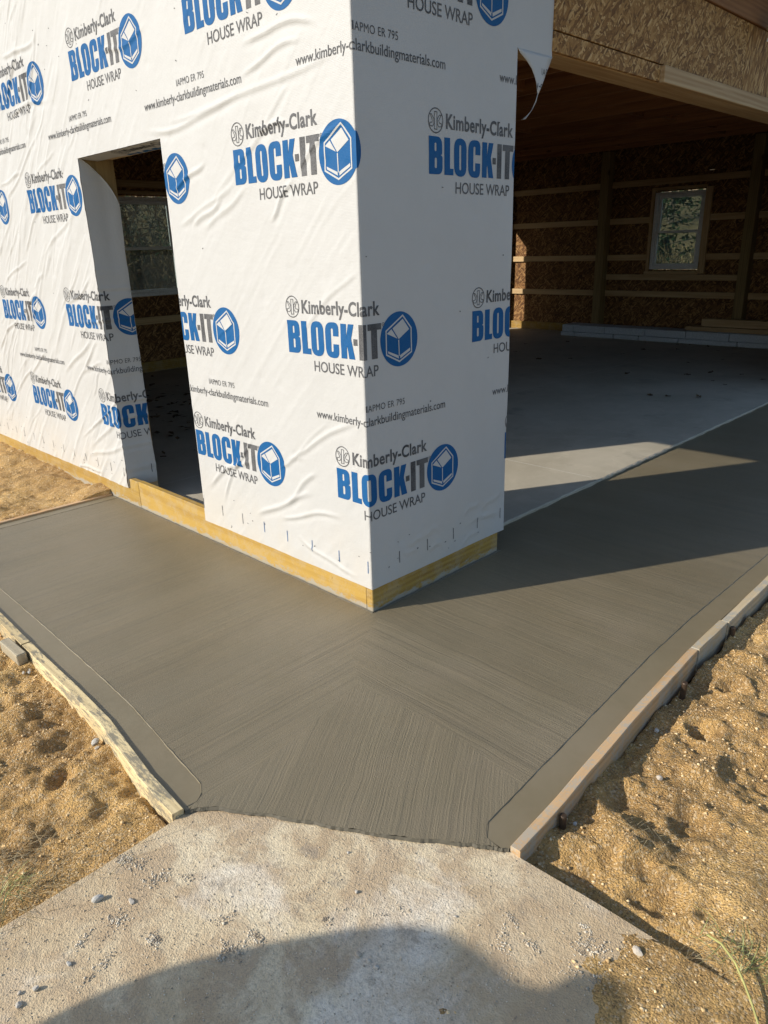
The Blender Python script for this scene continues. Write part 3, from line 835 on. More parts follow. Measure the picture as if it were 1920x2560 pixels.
# left jamb return
nj = 25
uj = np.linspace(0, 0.19, nj)
UJ, VJ = np.meshgrid(uj, vs_[vs_ <= ZH + 1e-6], indexing='ij')
def jcurve(v):
    t = np.clip((ZH - v) / (ZH - 1.74), 0, 1)
    lim = 0.190 * np.sin(t * np.pi / 2) ** 0.8
    lim = np.where(v < 0.55, lim - 0.004, lim)
    return lim * (1 + 0.10 * fbm(v * 4, v * 0, 3, 12))
def jh(u, v):
    hm = hmap(np.full_like(u, XL), v)
    return hm + np.sin(np.clip(u / 0.19, 0, 1) * np.pi) * (0.006 * fbm(v * 3, u * 4, 3, 33) + 0.002) + 0.022 * smooth((u - .10) / .09) * (0.4 + fbm(v * 1.7, v * 0 + 5, 2, 71))
def pos_jamb(u, v, h):
    P = np.zeros(u.shape + (3,))
    uu_ = u - XL
    yy = np.minimum(uu_, jcurve(v))
    P[..., 0] = XL + jh(uu_, v) + (h - 0.0)
    P[..., 1] = yy - hmap(np.full_like(u, XL), v) * (1 - np.clip(uu_ / 0.02, 0, 1))
    P[..., 2] = v + np.clip(1 - (v - V0) / 0.03, 0, 1) * (0.004 + 0.03 * np.clip(uu_ - 0.02, 0, 1))
    return P
me = grid_mesh(pos_jamb(UJ + XL, VJ, 0 * UJ), 'jamb_wrap')
jw = link('jamb_wrap', me, wrap, [M_WRAP])
# right jamb return (faces away) and head return
me = mesh_from([(XR, 0, .115), (XR - .004, .19, .115), (XR - .004, .19, ZH), (XR, 0, ZH)], [(0, 1, 2, 3)])
link('jamb_wrap', me, wrap, [M_WRAP])
hx = np.linspace(XL, XR, 61); hy = np.linspace(0, 1, 9)
HX, HY = np.meshgrid(hx, hy, indexing='ij')
def head_lim(x): return 0.115 + 0.05 * fbm(x * 3, x * 0, 3, 91) + 0.05 * smooth((x - XL) / .9)
def head_pos(x, y):
    lim = head_lim(x)
    P = np.zeros(x.shape + (3,)); P[..., 0] = x; P[..., 1] = y - .004
    P[..., 2] = ZH - 0.002 - 0.012 * (y / .15) * (0.6 + fbm(x * 4, y * 3, 2, 4))
    return P
me = grid_mesh(head_pos(HX, HY * head_lim(HX)), 'head_wrap')
link('head_wrap', me, wrap, [M_WRAP])
# torn flap hanging in the corner of the bay
LE = [(.945, 2.272), (.965, 2.255), (1.011, 2.233), (1.048, 2.208), (1.070, 2.180), (1.081, 2.160), (1.087, 2.119)]
RE = [(1.2075, 2.272), (1.201, 2.262), (1.190, 2.243), (1.167, 2.211), (1.142, 2.172), (1.124, 2.147), (1.091, 2.110)]
def flap_x(y, z): return 0.0055 + 0.16 * max(0, (2.272 - z)) ** 1.6 * (1 + 0.5 * math.sin(y * 14))
V, F = [], []
for (a_, b_) in zip(LE, RE):
    for k in range(7):
        f = k / 6; y = a_[0] * (1 - f) + b_[0] * f; z = a_[1] * (1 - f) + b_[1] * f
        V.append((flap_x(y, z), y, z))
for i in range(6):
    for k in range(6):
        q = i * 7 + k; F.append((q, q + 1, q + 8, q + 7))
n0 = len(V)
LT = [(1.087, 2.121), (1.072, 2.112), (1.045, 2.083), (1.015, 2.045), (.977, 2.006)]
RT = [(1.091, 2.108), (1.085, 2.085), (1.066, 2.060), (1.035, 2.032), (.978, 2.005)]
for (a_, b_), dx in zip(zip(LT, RT), (0, .012, .022, .026, .02)):
    for k in range(4):
        f = k / 3; y = a_[0] * (1 - f) + b_[0] * f; z = a_[1] * (1 - f) + b_[1] * f
        V.append((flap_x(1.087, 2.119) + dx - 0.03 * f * dx / .026, y, z))
for i in range(4):
    for k in range(3):
        q = n0 + i * 4 + k; F.append((q, q + 1, q + 5, q + 4))
fo = link('torn_flap', mesh_from(V, F, smooth=True), wrap, [M_WRAP])
md = fo.modifiers.new('s', 'SOLIDIFY'); md.thickness = 0.0008

# ---------------------------------------------------------------- printing on the wrap
CAPH = 0.134
def arcpoly(pts, seg=6):
    """pts (x,y,r): polygon with rounded corners"""
    out = []; n = len(pts)
    for i in range(n):
        p = Vector(pts[i][:2]); r = pts[i][2] if len(pts[i]) > 2 else 0
        if r <= 0: out.append((p.x, p.y)); continue
        a = Vector(pts[i - 1][:2]); b = Vector(pts[(i + 1) % n][:2])
        da = (a - p).normalized(); db = (b - p).normalized()
        ang = da.angle(db) if da.length and db.length else math.pi
        tl = min(r / max(1e-6, math.tan(ang / 2)), (a - p).length * .499, (b - p).length * .499)
        p0 = p + da * tl; p1 = p + db * tl
        for k in range(seg + 1):
            f = k / seg
            q = p0 * (1 - f) ** 2 + p * 2 * f * (1 - f) + p1 * f * f
            out.append((q.x, q.y))
    return out
def slot(x0, x1, y0, y1, r): return arcpoly([(x0, y0, r), (x1, y0, r), (x1, y1, r), (x0, y1, r)])
def g_B():
    w = .081; h = CAPH
    return [arcpoly([(0, 0), (w, 0, .030), (w, .0665, .026), (w - .013, .0695, .002), (w - .002, .0725, .022), (w - .002, h, .030), (0, h)]),
            slot(.034, .047, .022, .059, .006), slot(.034, .045, .082, .112, .006)]
def g_L(): return [[(0, 0), (.056, 0), (.056, .024), (.035, .024), (.035, CAPH), (0, CAPH)]]
def g_O(): return [slot(0, .079, -.003, CAPH + .003, .045), slot(.033, .045, .021, CAPH - .021, .0075)]
def g_C():
    w, h = .080, CAPH
    return [arcpoly([(0, -.003, .045), (w, -.003, .045), (w, .052), (.047, .052), (.047, .021, .007), (.034, .021, .007), (.034, h - .021, .007), (.047, h - .021, .007), (.047, .083), (w, .083), (w, h + .003, .045), (0, h + .003, .045)])]
def g_K(): return [[(0, 0), (.033, 0), (.033, .040), (.036, .048), (.0455, 0), (.080, 0), (.060, .078), (.077, CAPH), (.0445, CAPH), (.033, .084), (.033, CAPH), (0, CAPH)]]
def g_T(): return [[(.019, 0), (.051, 0), (.051, .110), (.075, .110), (.075, CAPH), (0, CAPH), (0, .110), (.019, .110)]]
def rect(x0, x1, y0, y1): return [[(x0, y0), (x1, y0), (x1, y1), (x0, y1)]]
def circ(cx, cy, r, n=40): return [(cx + r * math.cos(k * 2 * math.pi / n), cy + r * math.sin(k * 2 * math.pi / n)) for k in range(n)]
def curve_mesh(polys):
    c = bpy.data.curves.new('c', 'CURVE'); c.dimensions = '2D'; c.fill_mode = 'BOTH'
    for p in polys:
        s = c.splines.new('POLY'); s.points.add(len(p) - 1)
        for k, q in enumerate(p): s.points[k].co = (q[0], q[1], 0, 1)
        s.use_cyclic_u = True
    o = bpy.data.objects.new('c', c); COL.objects.link(o)
    m = bpy.data.meshes.new_from_object(o.evaluated_get(bpy.context.evaluated_depsgraph_get()))
    bpy.data.objects.remove(o); bpy.data.curves.remove(c)
    return m
def text_mesh(txt, x0, x1, base, cap, bold=0.0, space=1.0):
    c = bpy.data.curves.new('t', 'FONT'); c.body = txt; c.offset = bold; c.fill_mode = 'BOTH'; c.space_character = space
    c.resolution_u = 4
    o = bpy.data.objects.new('t', c); COL.objects.link(o)
    m = bpy.data.meshes.new_from_object(o.evaluated_get(bpy.context.evaluated_depsgraph_get()))
    bpy.data.objects.remove(o)
    c2 = bpy.data.curves.new('t', 'FONT'); c2.body = 'H'; o = bpy.data.objects.new('t', c2); COL.objects.link(o)
    mh = bpy.data.meshes.new_from_object(o.evaluated_get(bpy.context.evaluated_depsgraph_get())); bpy.data.objects.remove(o)
    ch = max(v.co.y for v in mh.vertices)
    xs_ = [v.co.x for v in m.vertices]
    a_, b_ = min(xs_), max(xs_)
    for v in m.vertices:
        v.co.x = x0 + (v.co.x - a_) * (x1 - x0) / (b_ - a_); v.co.y = base + v.co.y * cap / ch
    return m
def shift(polys, dx, dy): return [[(x + dx, y + dy) for x, y in p] for p in polys]

def cut_grid(m, s=S):
    bm = bmesh.new(); bm.from_mesh(m)
    bmesh.ops.remove_doubles(bm, verts=bm.verts[:], dist=1e-6)
    for ax in (0, 1):
        lo = min(v.co[ax] for v in bm.verts); hi = max(v.co[ax] for v in bm.verts)
        k = math.floor(lo / s) + 1
        while k * s < hi:
            co = [0, 0, 0]; no = [0, 0, 0]; co[ax] = k * s; no[ax] = 1
            bmesh.ops.bisect_plane(bm, geom=bm.verts[:] + bm.edges[:] + bm.faces[:], plane_co=co, plane_no=no, dist=1e-7)
            k += 1
    bm.verts.ensure_lookup_table()
    Vv = np.array([v.co[:] for v in bm.verts]); Ff = [[v.index for v in f.verts] for f in bm.faces]
    bm.verts.index_update()
    Ff = [[v.index for v in f.verts] for f in bm.faces]
    bm.free()
    return Vv, Ff

BASE = -0.062
blue = []
for fn, x in ((g_B, -.654), (g_L, -.562), (g_O, -.502), (g_C, -.412), (g_K, -.319)):
    blue += shift(fn(), x, BASE)
disc = [circ(0, 0, .108, 56)]
dark = rect(-.246, -.223, BASE + .054, BASE + .079) + rect(-.214, -.183, BASE, BASE + CAPH) + shift(g_T(), -.176, BASE)
dark += [circ(-.090, .066, .0075, 16), circ(-.090, .066, .0055, 16), circ(-.090, .066, .0022, 10)]
# round trademark drawn as outlines
LC = (-.613, .127); LR = .043
def strokeline(pts, w, closed=True):
    """ring polygon around an outline"""
    n = len(pts); o_, i_ = [], []
    for k in range(n):
        p = Vector(pts[k]); a_ = Vector(pts[k - 1]); b_ = Vector(pts[(k + 1) % n])
        d1 = (p - a_).normalized(); d2 = (b_ - p).normalized()
        nn = (Vector((-d1.y, d1.x)) + Vector((-d2.y, d2.x)))
        nn = nn.normalized() / max(0.45, math.cos(0.5 * d1.angle(d2)))
        o_.append(tuple(p + nn * w / 2)); i_.append(tuple(p - nn * w / 2))
    return [o_, i_]
ring = [circ(*LC, LR + .0013), circ(*LC, LR - .0028)]
bar = strokeline([(LC[0] - .0075, LC[1] - .030), (LC[0] + .0075, LC[1] - .030), (LC[0] + .0075, LC[1] + .030), (LC[0] - .0075, LC[1] + .030)], .0028)
lk = strokeline([(LC[0] - .010, LC[1] + .004), (LC[0] - .024, LC[1] + .020), (LC[0] - .032, LC[1] + .020), (LC[0] - .020, LC[1] + .001), (LC[0] - .021, LC[1] - .008), (LC[0] - .034, LC[1] - .009), (LC[0] - .034, LC[1] - .020), (LC[0] - .018, LC[1] - .021), (LC[0] - .010, LC[1] - .012)], .0028)
rk = strokeline([(LC[0] + .010, LC[1] - .012), (LC[0] + .018, LC[1] - .021), (LC[0] + .034, LC[1] - .020), (LC[0] + .034, LC[1] - .009), (LC[0] + .022, LC[1] - .008), (LC[0] + .018, LC[1] + .001), (LC[0] + .032, LC[1] + .020), (LC[0] + .022, LC[1] + .020), (LC[0] + .010, LC[1] + .006)], .0028)
IR = .105
def ic(pts): return [(x * IR, y * IR) for x, y in pts]
hexa = strokeline(ic([(.20, .87), (.66, .37), (.66, -.54), (-.02, -.84), (-.72, -.52), (-.72, .36)]), .0062)
whites = hexa + [ic([(.20, .74), (.55, .33), (-.04, .005), (-.37, .43)]), ic([(-.68, .26), (-.43, .41), (-.11, .03)]),
                 ic([(-.065, -.02), (-.015, -.02), (-.005, -.63), (-.05, -.63)]),
                 ic([(-.64, -.39), (-.07, -.61), (-.05, -.73), (-.62, -.48)]), ic([(.02, -.61), (.58, -.38), (.59, -.48), (.03, -.73)])]
T_KC = text_mesh('Kimberly-Clark', -.552, -.107, .104, .050, 0.027, 1.06)
T_HW = text_mesh('HOUSE WRAP', -.492, -.122, -.1285, .042, 0.008, 1.0)
T_URL = text_mesh('www.kimberly-clarkbuildingmaterials.com', 0, .780, -.010, .034, 0.008, 1.0)
T_IAP = text_mesh('IAPMO ER 795', .300, .520, .048, .026, 0.0, 1.05)
LOGO = [(cut_grid(curve_mesh(blue)), 0, .0011), (cut_grid(curve_mesh(disc)), 0, .0010), (cut_grid(curve_mesh(dark)), 1, .0011),
        (cut_grid(curve_mesh(ring)), 1, .0011), (cut_grid(curve_mesh(bar)), 1, .0013), (cut_grid(curve_mesh(lk)), 1, .0012), (cut_grid(curve_mesh(rk)), 1, .0012),
        (cut_grid(curve_mesh(whites)), 2, .0018), (cut_grid(T_KC), 1, .0011), (cut_grid(T_HW), 1, .0011)]
URL = [(cut_grid(T_URL), 1, .0011)]; IAP = [(cut_grid(T_IAP), 1, .0011)]
PM = [M_BLUE, M_DARK, M_WHITEP]
FLAPY = [y for y, z in LE] + [y for y, z in RE[::-1]]
FLAPP = LE + RE[::-1]
def inpoly(x, y, poly):
    c = False; n = len(poly)
    for i in range(n):
        x1, y1 = poly[i]; x2, y2 = poly[i - 1]
        if (y1 > y) != (y2 > y) and x < (x2 - x1) * (y - y1) / (y2 - y1) + x1: c = not c
    return c
def stamp(name, parts, cu, cv, parent):
    """lay printed shapes on the folded sheet"""
    V, F, MI = [], [], []
    for (Vv, Ff), mi, off in parts:
        u = Vv[:, 0] + cu; v = Vv[:, 1] + cv
        h = hmap(u, v)
        Pm = pos_main(u, v, h + off)
        s = np.abs(u) < 2e-5
        Pm[s, 1] = -(h[s] + off); Pm[s, 0] = h[s] + off
        Pj = pos_jamb(u, v, np.full_like(u, off))
        Ph = head_pos(u, np.clip(ZH - v, 0, 1)); Ph[:, 2] -= off
        fc = [(np.mean(u[f]), np.mean(v[f])) for f in Ff]
        sel = {0: [], 1: [], 2: [], 3: []}
        for f, (a_, b_) in zip(Ff, fc):
            if b_ < V0 + .004 or b_ > V1: continue
            if XL < a_ < XR and b_ < ZH:
                if a_ - XL < float(jcurve(np.array([b_]))[0]): sel[1].append(f)
                if ZH - b_ < float(head_lim(np.array([a_]))[0]) - .004: sel[2].append(f)
                continue
            if a_ > 0.945 and b_ < 2.27:
                if inpoly(a_, b_, FLAPP): sel[3].append(f)
                continue
            if a_ > 1.205 or a_ < U0: continue
            sel[0].append(f)
        Pf = Pm.copy()
        for i in range(len(u)):
            if u[i] > 0.94: Pf[i] = (flap_x(u[i], v[i]) + .0015, u[i], v[i])
        for key, PP in ((0, Pm), (1, Pj), (2, Ph), (3, Pf)):
            if not sel[key]: continue
            used = sorted({i for f in sel[key] for i in f}); mp = {i: len(V) + k for k, i in enumerate(used)}
            V.extend(PP[used].tolist())
            for f in sel[key]:
                F.append([mp[i] for i in f]); MI.append(mi)
    if not F: return None
    return link(name, mesh_from(V, F, midx=MI), parent, PM)
pitch = 1.125
for k in range(-4, 2):
    for (u0, v0) in ((0.765, 2.430), (1.035, 1.830), (0.195, 1.155), (0.465, 0.555), (0.195, 3.090)):
        cu = u0 + k * pitch
        if cu - .66 > 1.2 or cu + .11 < -4.5: continue
        stamp('logo_print', LOGO, cu, v0, wrap)
    for (u0, v0) in ((0.825, 2.145), (0.825, 0.840)):
        cu = u0 + k * pitch
        if cu > 1.2 or cu < -4.8: continue
        stamp('web_address_print', URL, cu, v0, wrap)
        stamp('report_number_print', IAP, cu, v0, wrap)
# row of ruled tick marks along the hem
tickm = [([(-.0022, 0), (.0022, 0), (.0022, .028), (-.0022, .028)]), ([(-.0022, .0285), (.0022, .0285), (.0022, .056), (-.0022, .056)])]
tick = [(cut_grid(curve_mesh(tickm)), 1, .0012)]
tickb = [(cut_grid(curve_mesh(tickm)), 0, .0012)]
for k in range(-26, 6):
    u = -0.0175 + k * 0.1858
    if u < -4.9 or u > .93: continue
    stamp('tick_mark', tickb if -0.8 < u < 0.1 else tick, u, .182, wrap)

# staples / nail dots on the wrap
V, F = [], []
for k in range(170):
    u = rw.uniform(-4.8, 1.15); v = rw.choice([rw.uniform(.13, 2.95), rw.uniform(.13, .3), rw.uniform(2.3, 2.9)])
    if XL - .02 < u < XR + .02 and v < ZH + .02: continue
    if u > .92 and v < 2.3: continue
    h = float(hmap(np.array([u]), np.array([v]))[0]) + .0012
    s_ = rw.uniform(.0012, .0028); l_ = rw.uniform(.002, .008); sl = rw.uniform(-.8, .8)
    n = len(V)
    for (a_, b_) in ((-s_, -s_), (s_ + l_, -s_ + sl * l_), (s_ + l_, s_ + sl * l_), (-s_, s_)):
        V.append((u + a_, -h, v + b_) if u < 0 else (h, u + a_, v + b_))
    F.append((n, n + 1, n + 2, n + 3))
sd_ = link('staple_marks', mesh_from(V, F), wrap, [M_DARK]); tag(sd_, kind='stuff')

# ---- east bay header
ZB = 2.29
box('header_beam', (-0.165, 0.945, ZB), (-0.006, 6.4, 2.372), M_PINE[1], B)
box('strand_board_strip', (-0.004, 1.206, ZB + .004), (0.010, 2.240, 2.371), M_OSB_YZ, B, 0.001)
box('header_plank', (-0.004, 2.244, ZB - .001), (0.034, 6.3, 2.371), M_PINE[1], B)
for (y0, y1, m) in ((1.206, 3.360, M_OSB_YZ), (3.364, 4.70, M_OSB_YZV), (4.704, 6.9, M_OSB_YZ)):
    box('strand_board_panel', (-0.004, y0, 2.3765), (0.012, y1, 2.740), m, B, 0.001)
box('header_core', (-0.15, 0.945, 2.374), (-0.006, 6.9, 3.30), M_DARKGAP, B, 0)
box('sub_fascia', (-0.004, 1.22, 2.743), (0.026, 6.9, 2.960), M_BROWN, B)
for y0 in np.arange(1.6, 7.0, 0.61):
    box('rafter_tail', (-0.16, y0, 2.965), (0.42, y0 + .038, 3.10), M_JOIST, B)
box('soffit_board', (0.40, 0.0, 2.95), (0.44, 10.0, 3.13), M_BROWN, B)
# east wall north of the bay
box('wall_panel', (-0.02, 6.4, 0.0), (-0.004, 9.9, 2.37), M_OSB_YZ, B, 0.001)
box('corner_post', (-0.165, 6.4, 0.02), (-0.024, 6.545, 2.82), M_POST, B)
box('wall_panel', (-0.19, 6.55, 0.02), (-0.17, 9.74, 2.82), M_OSB_IN, B, 0.001)

# ---- ceiling joists and deck
for k in range(17):
    y = 0.32 + k * 0.606
    if y > 9.65: break
    box('ceiling_joist', (-7.16, y, ZC), (-0.17, y + .038, ZC + .235), M_JOIST, B)
    for xb in (-5.6, -4.05, -2.5, -1.1):
        if random.random() < .5:
            box('joist_blocking', (xb + (k % 2) * .12, y + .042, ZC + .03), (xb + (k % 2) * .12 + .038, y + .600, ZC + .225), M_JOIST, B, 0.002)
for i in range(6):
    for j in range(4):
        box('deck_panel', (-7.3 + i * 1.215, 0.03 + j * 2.47, ZC + .238), (-7.3 + i * 1.215 + 1.210, 0.03 + j * 2.47 + 2.465, ZC + .256), M_OSB_XY, B, 0)

# ---- north wall (inside face)
def hole_wall_x(y0, y1, x0, x1, z0, z1, holes, mat, name='wall_panel'):
    pass
WX0, WX1, WZ0, WZ1 = -3.56, -2.765, 1.055, 2.195
YO = YN + .014
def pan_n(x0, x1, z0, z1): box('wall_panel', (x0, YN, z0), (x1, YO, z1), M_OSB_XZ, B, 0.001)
for (x0, x1) in ((-7.16, -4.735), (-4.732, WX0), (WX1, -2.30), (-2.297, -0.17)):
    for (z0, z1) in ((0.02, 1.225), (1.228, 2.445), (2.448, 3.06)):
        pan_n(x0, x1, z0, z1)
pan_n(WX0 + .002, WX1 - .002, .02, WZ0 - .002); pan_n(WX0 + .002, WX1 - .002, WZ1 + .002, 3.06)
posts_n = [(-6.37, -6.235), (-4.425, -4.285), (-2.115, -1.975)]
xs_b = [-7.16, -6.37, -6.235, -4.425, -4.285, -2.115, -1.975, -0.17]
for z in (0.64, 1.20, 1.755, 2.30):
    for (a_, b_) in ((-6.234, -4.427), (-4.283, -2.117), (-1.973, -0.2), (-7.12, -6.372)):
        segs = [(a_, b_)]
        if a_ < -3.5 < b_ and WZ0 - .06 < z < WZ1 + .05:
            segs = [(a_, WX0 - .045), (WX1 + .105, b_)]
        for (p, q) in segs:
            box('wall_girt', (p, YN - .040, z), (q, YN - .002, z + .089 if z > .1 else z), M_PINE[0], B)
for (a_, b_) in ((-6.234, -4.427), (-4.283, -2.117), (-1.973, -0.2), (-7.12, -6.372)):
    box('base_plank', (a_, YN - .040, .022), (b_, YN - .002, .155), M_TREAT[0], B)
for (a_, b_) in posts_n:
    box('wall_post', (a_, YN - .175, .022), (b_, YN - .001, ZC), M_POST, B)
# light girt under window line and extra cripples
box('wall_girt', (-4.283, YN - .040, .90), (-2.117, YN - .002, .985), M_PINE[0], B)

def window(parent, axis, p0, p1, z0, z1, wall, inward, depth=.10):
    """double-hung window. axis 'x': opening spans x p0..p1 in plane y=wall; axis 'y' likewise. inward: sign toward the room"""
    def bx(name, a0, a1, d0, d1, zz0, zz1, m, par, bev=.002):
        q0, q1 = wall + inward * d0, wall + inward * d1
        lo, hi = min(q0, q1), max(q0, q1)
        if axis == 'x': o = box(name, (a0, lo, zz0), (a1, hi, zz1), m, None, bev)
        else: o = box(name, (lo, a0, zz0), (hi, a1, zz1), m, None, bev)
        o.parent = par; return o
    W = bpy.data.objects.new('window', None); COL.objects.link(W); W.parent = parent
    t = .045; mid = z0 + (z1 - z0) * .49
    bx('frame', p0, p0 + t, -.10, .02, z0, z1, M_VINYL, W); bx('frame', p1 - t, p1, -.10, .02, z0, z1, M_VINYL, W)
    bx('frame', p0 + t, p1 - t, -.10, .02, z0, z0 + t, M_VINYL, W); bx('frame', p0 + t, p1 - t, -.10, .02, z1 - t, z1, M_VINYL, W)
    a0, a1 = p0 + t + .001, p1 - t - .001
    s = .036
    # lower sash (inside), upper sash (outside)
    for (zz0, zz1, d) in ((z0 + t + .001, mid + .02, 0.0), (mid - .02, z1 - t - .001, -.045)):
        bx('sash', a0, a0 + s, d - .035, d, zz0, zz1, M_VINYL, W); bx('sash', a1 - s, a1, d - .035, d, zz0, zz1, M_VINYL, W)
        bx('sash', a0 + s, a1 - s, d - .035, d, zz0, zz0 + s, M_VINYL, W); bx('sash', a0 + s, a1 - s, d - .035, d, zz1 - s, zz1, M_VINYL, W)
        bx('pane', a0 + s - .004, a1 - s + .004, d - .020, d - .016, zz0 + s - .004, zz1 - s + .004, M_GLASS, W, 0)
    for q in (.3, .7):
        bx('sash_lock', p0 + (p1 - p0) * q - .02, p0 + (p1 - p0) * q + .02, .001, .018, mid + .005, mid + .018, M_VINYL, W, .001)
    return W
wn_ = window(B, 'x', WX0 + .01, WX1 - .01, WZ0 + .01, WZ1 - .01, YN, -1)
# drop in the upper sash leaves a bar near the top of the north window
box('window_trim', (WX0 - .043, YN - .045, WZ0 - .02), (WX0 - .002, YN - .002, WZ1 + .02), M_PINE[2], B)
box('window_trim', (WX1 + .002, YN - .045, 1.0), (WX1 + .10, YN - .002, WZ1 + .03), M_PINE[2], B)
box('window_trim', (WX0 - .043, YN - .045, WZ1 + .022), (WX1 + .0, YN - .002, WZ1 + .06), M_PINE[0], B)
box('window_trim', (WX0 - .06, YN - .052, WZ0 - .065), (WX1 + .0, YN - .002, WZ0 - .022), M_PINE[0], B)

# ---- west wall (inside face) with window and a tall side opening
QY0, QY1, QZ0, QZ1 = 2.56, 3.46, 0.985, 2.205
OY0, OY1, OZ = 7.08, 7.97, 2.80
def pan_w(y0, y1, z0, z1): box('wall_panel', (XW - .014, y0, z0), (XW, y1, z1), M_OSB_IN, B, 0.001)
for (y0, y1) in ((0.2, QY0), (QY1, 5.0), (5.003, OY0), (OY1, YN)):
    for (z0, z1) in ((0.02, 1.225), (1.228, 2.445), (2.448, 3.06)): pan_w(y0, y1, z0, z1)
pan_w(QY0 + .002, QY1 - .002, .02, QZ0 - .002); pan_w(QY0 + .002, QY1 - .002, QZ1 + .002, 3.06)
pan_w(OY0 + .002, OY1 - .002, OZ, 3.06)
box('wall_panel', (XW - .20, 0.04, 0), (XW - .185, QY0 - .01, 3.1), M_OSB_YZ, B, 0)
box('wall_panel', (XW - .20, QY1 + .01, 0), (XW - .185, OY0, 3.1), M_OSB_YZ, B, 0)
box('wall_panel', (XW - .20, OY1, 0), (XW - .185, YN, 3.1), M_OSB_YZ, B, 0)
for z in (0.64, 1.20, 1.755, 2.30):
    for (p, q) in ((0.22, QY0 - .05), (QY1 + .05, 4.6), (4.75, OY0 - .05), (OY1 + .05, YN - .05)):
        box('wall_girt', (XW + .002, p, z), (XW + .040, q, z + .089), M_PINE[1], B)
for (a_, b_) in ((4.605, 4.745), (0.9, 1.04)):
    box('wall_post', (XW + .001, a_, .022), (XW + .175, b_, ZC), M_POST, B)
box('wall_girt', (XW + .002, QY0 - .045, 2.30), (XW + .040, QY1 + .048, 2.389), M_PINE[1], B)
box('wall_girt', (XW + .002, QY0 - .045, .64), (XW + .040, QY1 + .048, .729), M_PINE[1], B)
box('base_plank', (XW + .002, .22, .022), (XW + .040, OY0, .155), M_TREAT[1], B)
window(B, 'y', QY0 + .01, QY1 - .01, QZ0 + .01, QZ1 - .01, XW, 1)
box('window_trim', (XW + .002, QY0 - .043, QZ0 - .02), (XW + .042, QY0 - .002, QZ1 + .02), M_PINE[2], B)
box('window_trim', (XW + .002, QY1 + .002, QZ0 - .02), (XW + .042, QY1 + .043, QZ1 + .02), M_PINE[2], B)
box('window_trim', (XW + .002, QY0 - .043, QZ1 + .022), (XW + .042, QY1 + .043, QZ1 + .06), M_PINE[1], B)
# outer skin north + roof
box('wall_panel', (-7.36, YN + .185, 0), (WX0, YN + .20, 3.1), M_OSB_XZ, B, 0)
box('wall_panel', (WX1, YN + .185, 0), (0, YN + .20, 3.1), M_OSB_XZ, B, 0)
M_ROOF = flat('roof_sheet', (0.20, 0.19, 0.18), 0.7)
for (ya, yb_, za, zb_) in ((-0.30, 4.97, 3.32, 4.9), (10.25, 4.97, 3.32, 4.9)):
    V = [(-7.7, ya, za), (0.46, ya, za), (0.46, yb_, zb_), (-7.7, yb_, zb_)]
    V += [(x, y, z + .06) for x, y, z in V]
    F = [(0, 1, 2, 3), (4, 5, 6, 7), (0, 1, 5, 4), (1, 2, 6, 5), (2, 3, 7, 6), (3, 0, 4, 7)]
    link('roof', mesh_from(V, F), B, [M_ROOF])

# ================================================================== OBJECTS
def board_along(name, pts, w, z0, z1, mat, outward, jit=.0007):
    """board following a polyline of its inner edge; outward = +1/-1 side"""
    P = []
    for i in range(len(pts) - 1):
        n = max(2, int(math.dist(pts[i], pts[i + 1]) / 0.06))
        for k in range(n):
            f = k / n; P.append((pts[i][0] * (1 - f) + pts[i + 1][0] * f, pts[i][1] * (1 - f) + pts[i + 1][1] * f))
    P.append(pts[-1])
    V, F = [], []; c = .0018
    for i, p in enumerate(P):
        a_ = P[max(0, i - 1)]; b_ = P[min(len(P) - 1, i + 1)]
        d = Vector((b_[0] - a_[0], b_[1] - a_[1])).normalized(); n = Vector((-d.y, d.x)) * outward
        j = random.uniform(-jit, jit)
        prof = [(0.0035, z0), (0.0035, z1 - c), (0.0035 + c, z1), (w - c, z1), (w, z1 - c), (w, z0)]
        for (o_, z) in prof:
            V.append((p[0] + n.x * (o_ + (j if o_ > .01 else 0)), p[1] + n.y * (o_ + (j if o_ > .01 else 0)), z + (random.uniform(-jit, jit) if z > z0 else 0)))
    for i in range(len(P) - 1):
        for k in range(6):
            F.append((i * 6 + k, i * 6 + (k + 1) % 6, i * 6 + 6 + (k + 1) % 6, i * 6 + 6 + k))
    F.append(tuple(range(6))); F.append(tuple(range(len(V) - 6, len(V)))[::-1])
    me = mesh_from(V, F)
    bm = bmesh.new(); bm.from_mesh(me); bmesh.ops.recalc_face_normals(bm, faces=bm.faces[:]); bm.to_mesh(me); bm.free()
    o = link(name, me, None, [mat])
    return o
G = 'form boards holding the fresh concrete'
i06 = FR.index((1.141, 0.60)); i09 = FR.index((1.137, 0.90))
tag(board_along('form_board', FR[:i06 + 1], .034, -.10, .012, M_FORM_R, -1), 'orange-tan timber form board with grey splatter, nearest on the right edge of the wet concrete', 'form board', G)
tag(board_along('form_board', [(1.143, .605), (1.139, 0.89)], .036, -.10, .014, M_FORM_W, -1), 'short pale cement-smeared form board in the middle of the right edge', 'form board', G)
tag(board_along('form_board', [(1.144, .897)] + FR[i09 + 1:], .036, -.11, .012, M_FORM_W, -1), 'long pale form board running into the shade at the far right', 'form board', G)
il = FL.index((-0.86, -1.139))
tag(board_along('form_board', FL[:il + 1], .040, -.10, .010, M_FORM_L, 1), 'cream form board with dark cement smears, nearest on the left edge of the wet concrete', 'form board', G)
tag(board_along('form_board', [(-.866, -1.141)] + FL[il + 1:], .040, -.10, .012, M_FORM_L, 1), 'cream form board at the far left edge, behind the loose wood block', 'form board', G)
tag(board_along('form_board', [(-2.483, -1.16), (-2.483, -.004)], .036, -.08, .010, M_FORM_F, 1), 'clean orange form board across the far left end, touching the wall', 'form board', G)

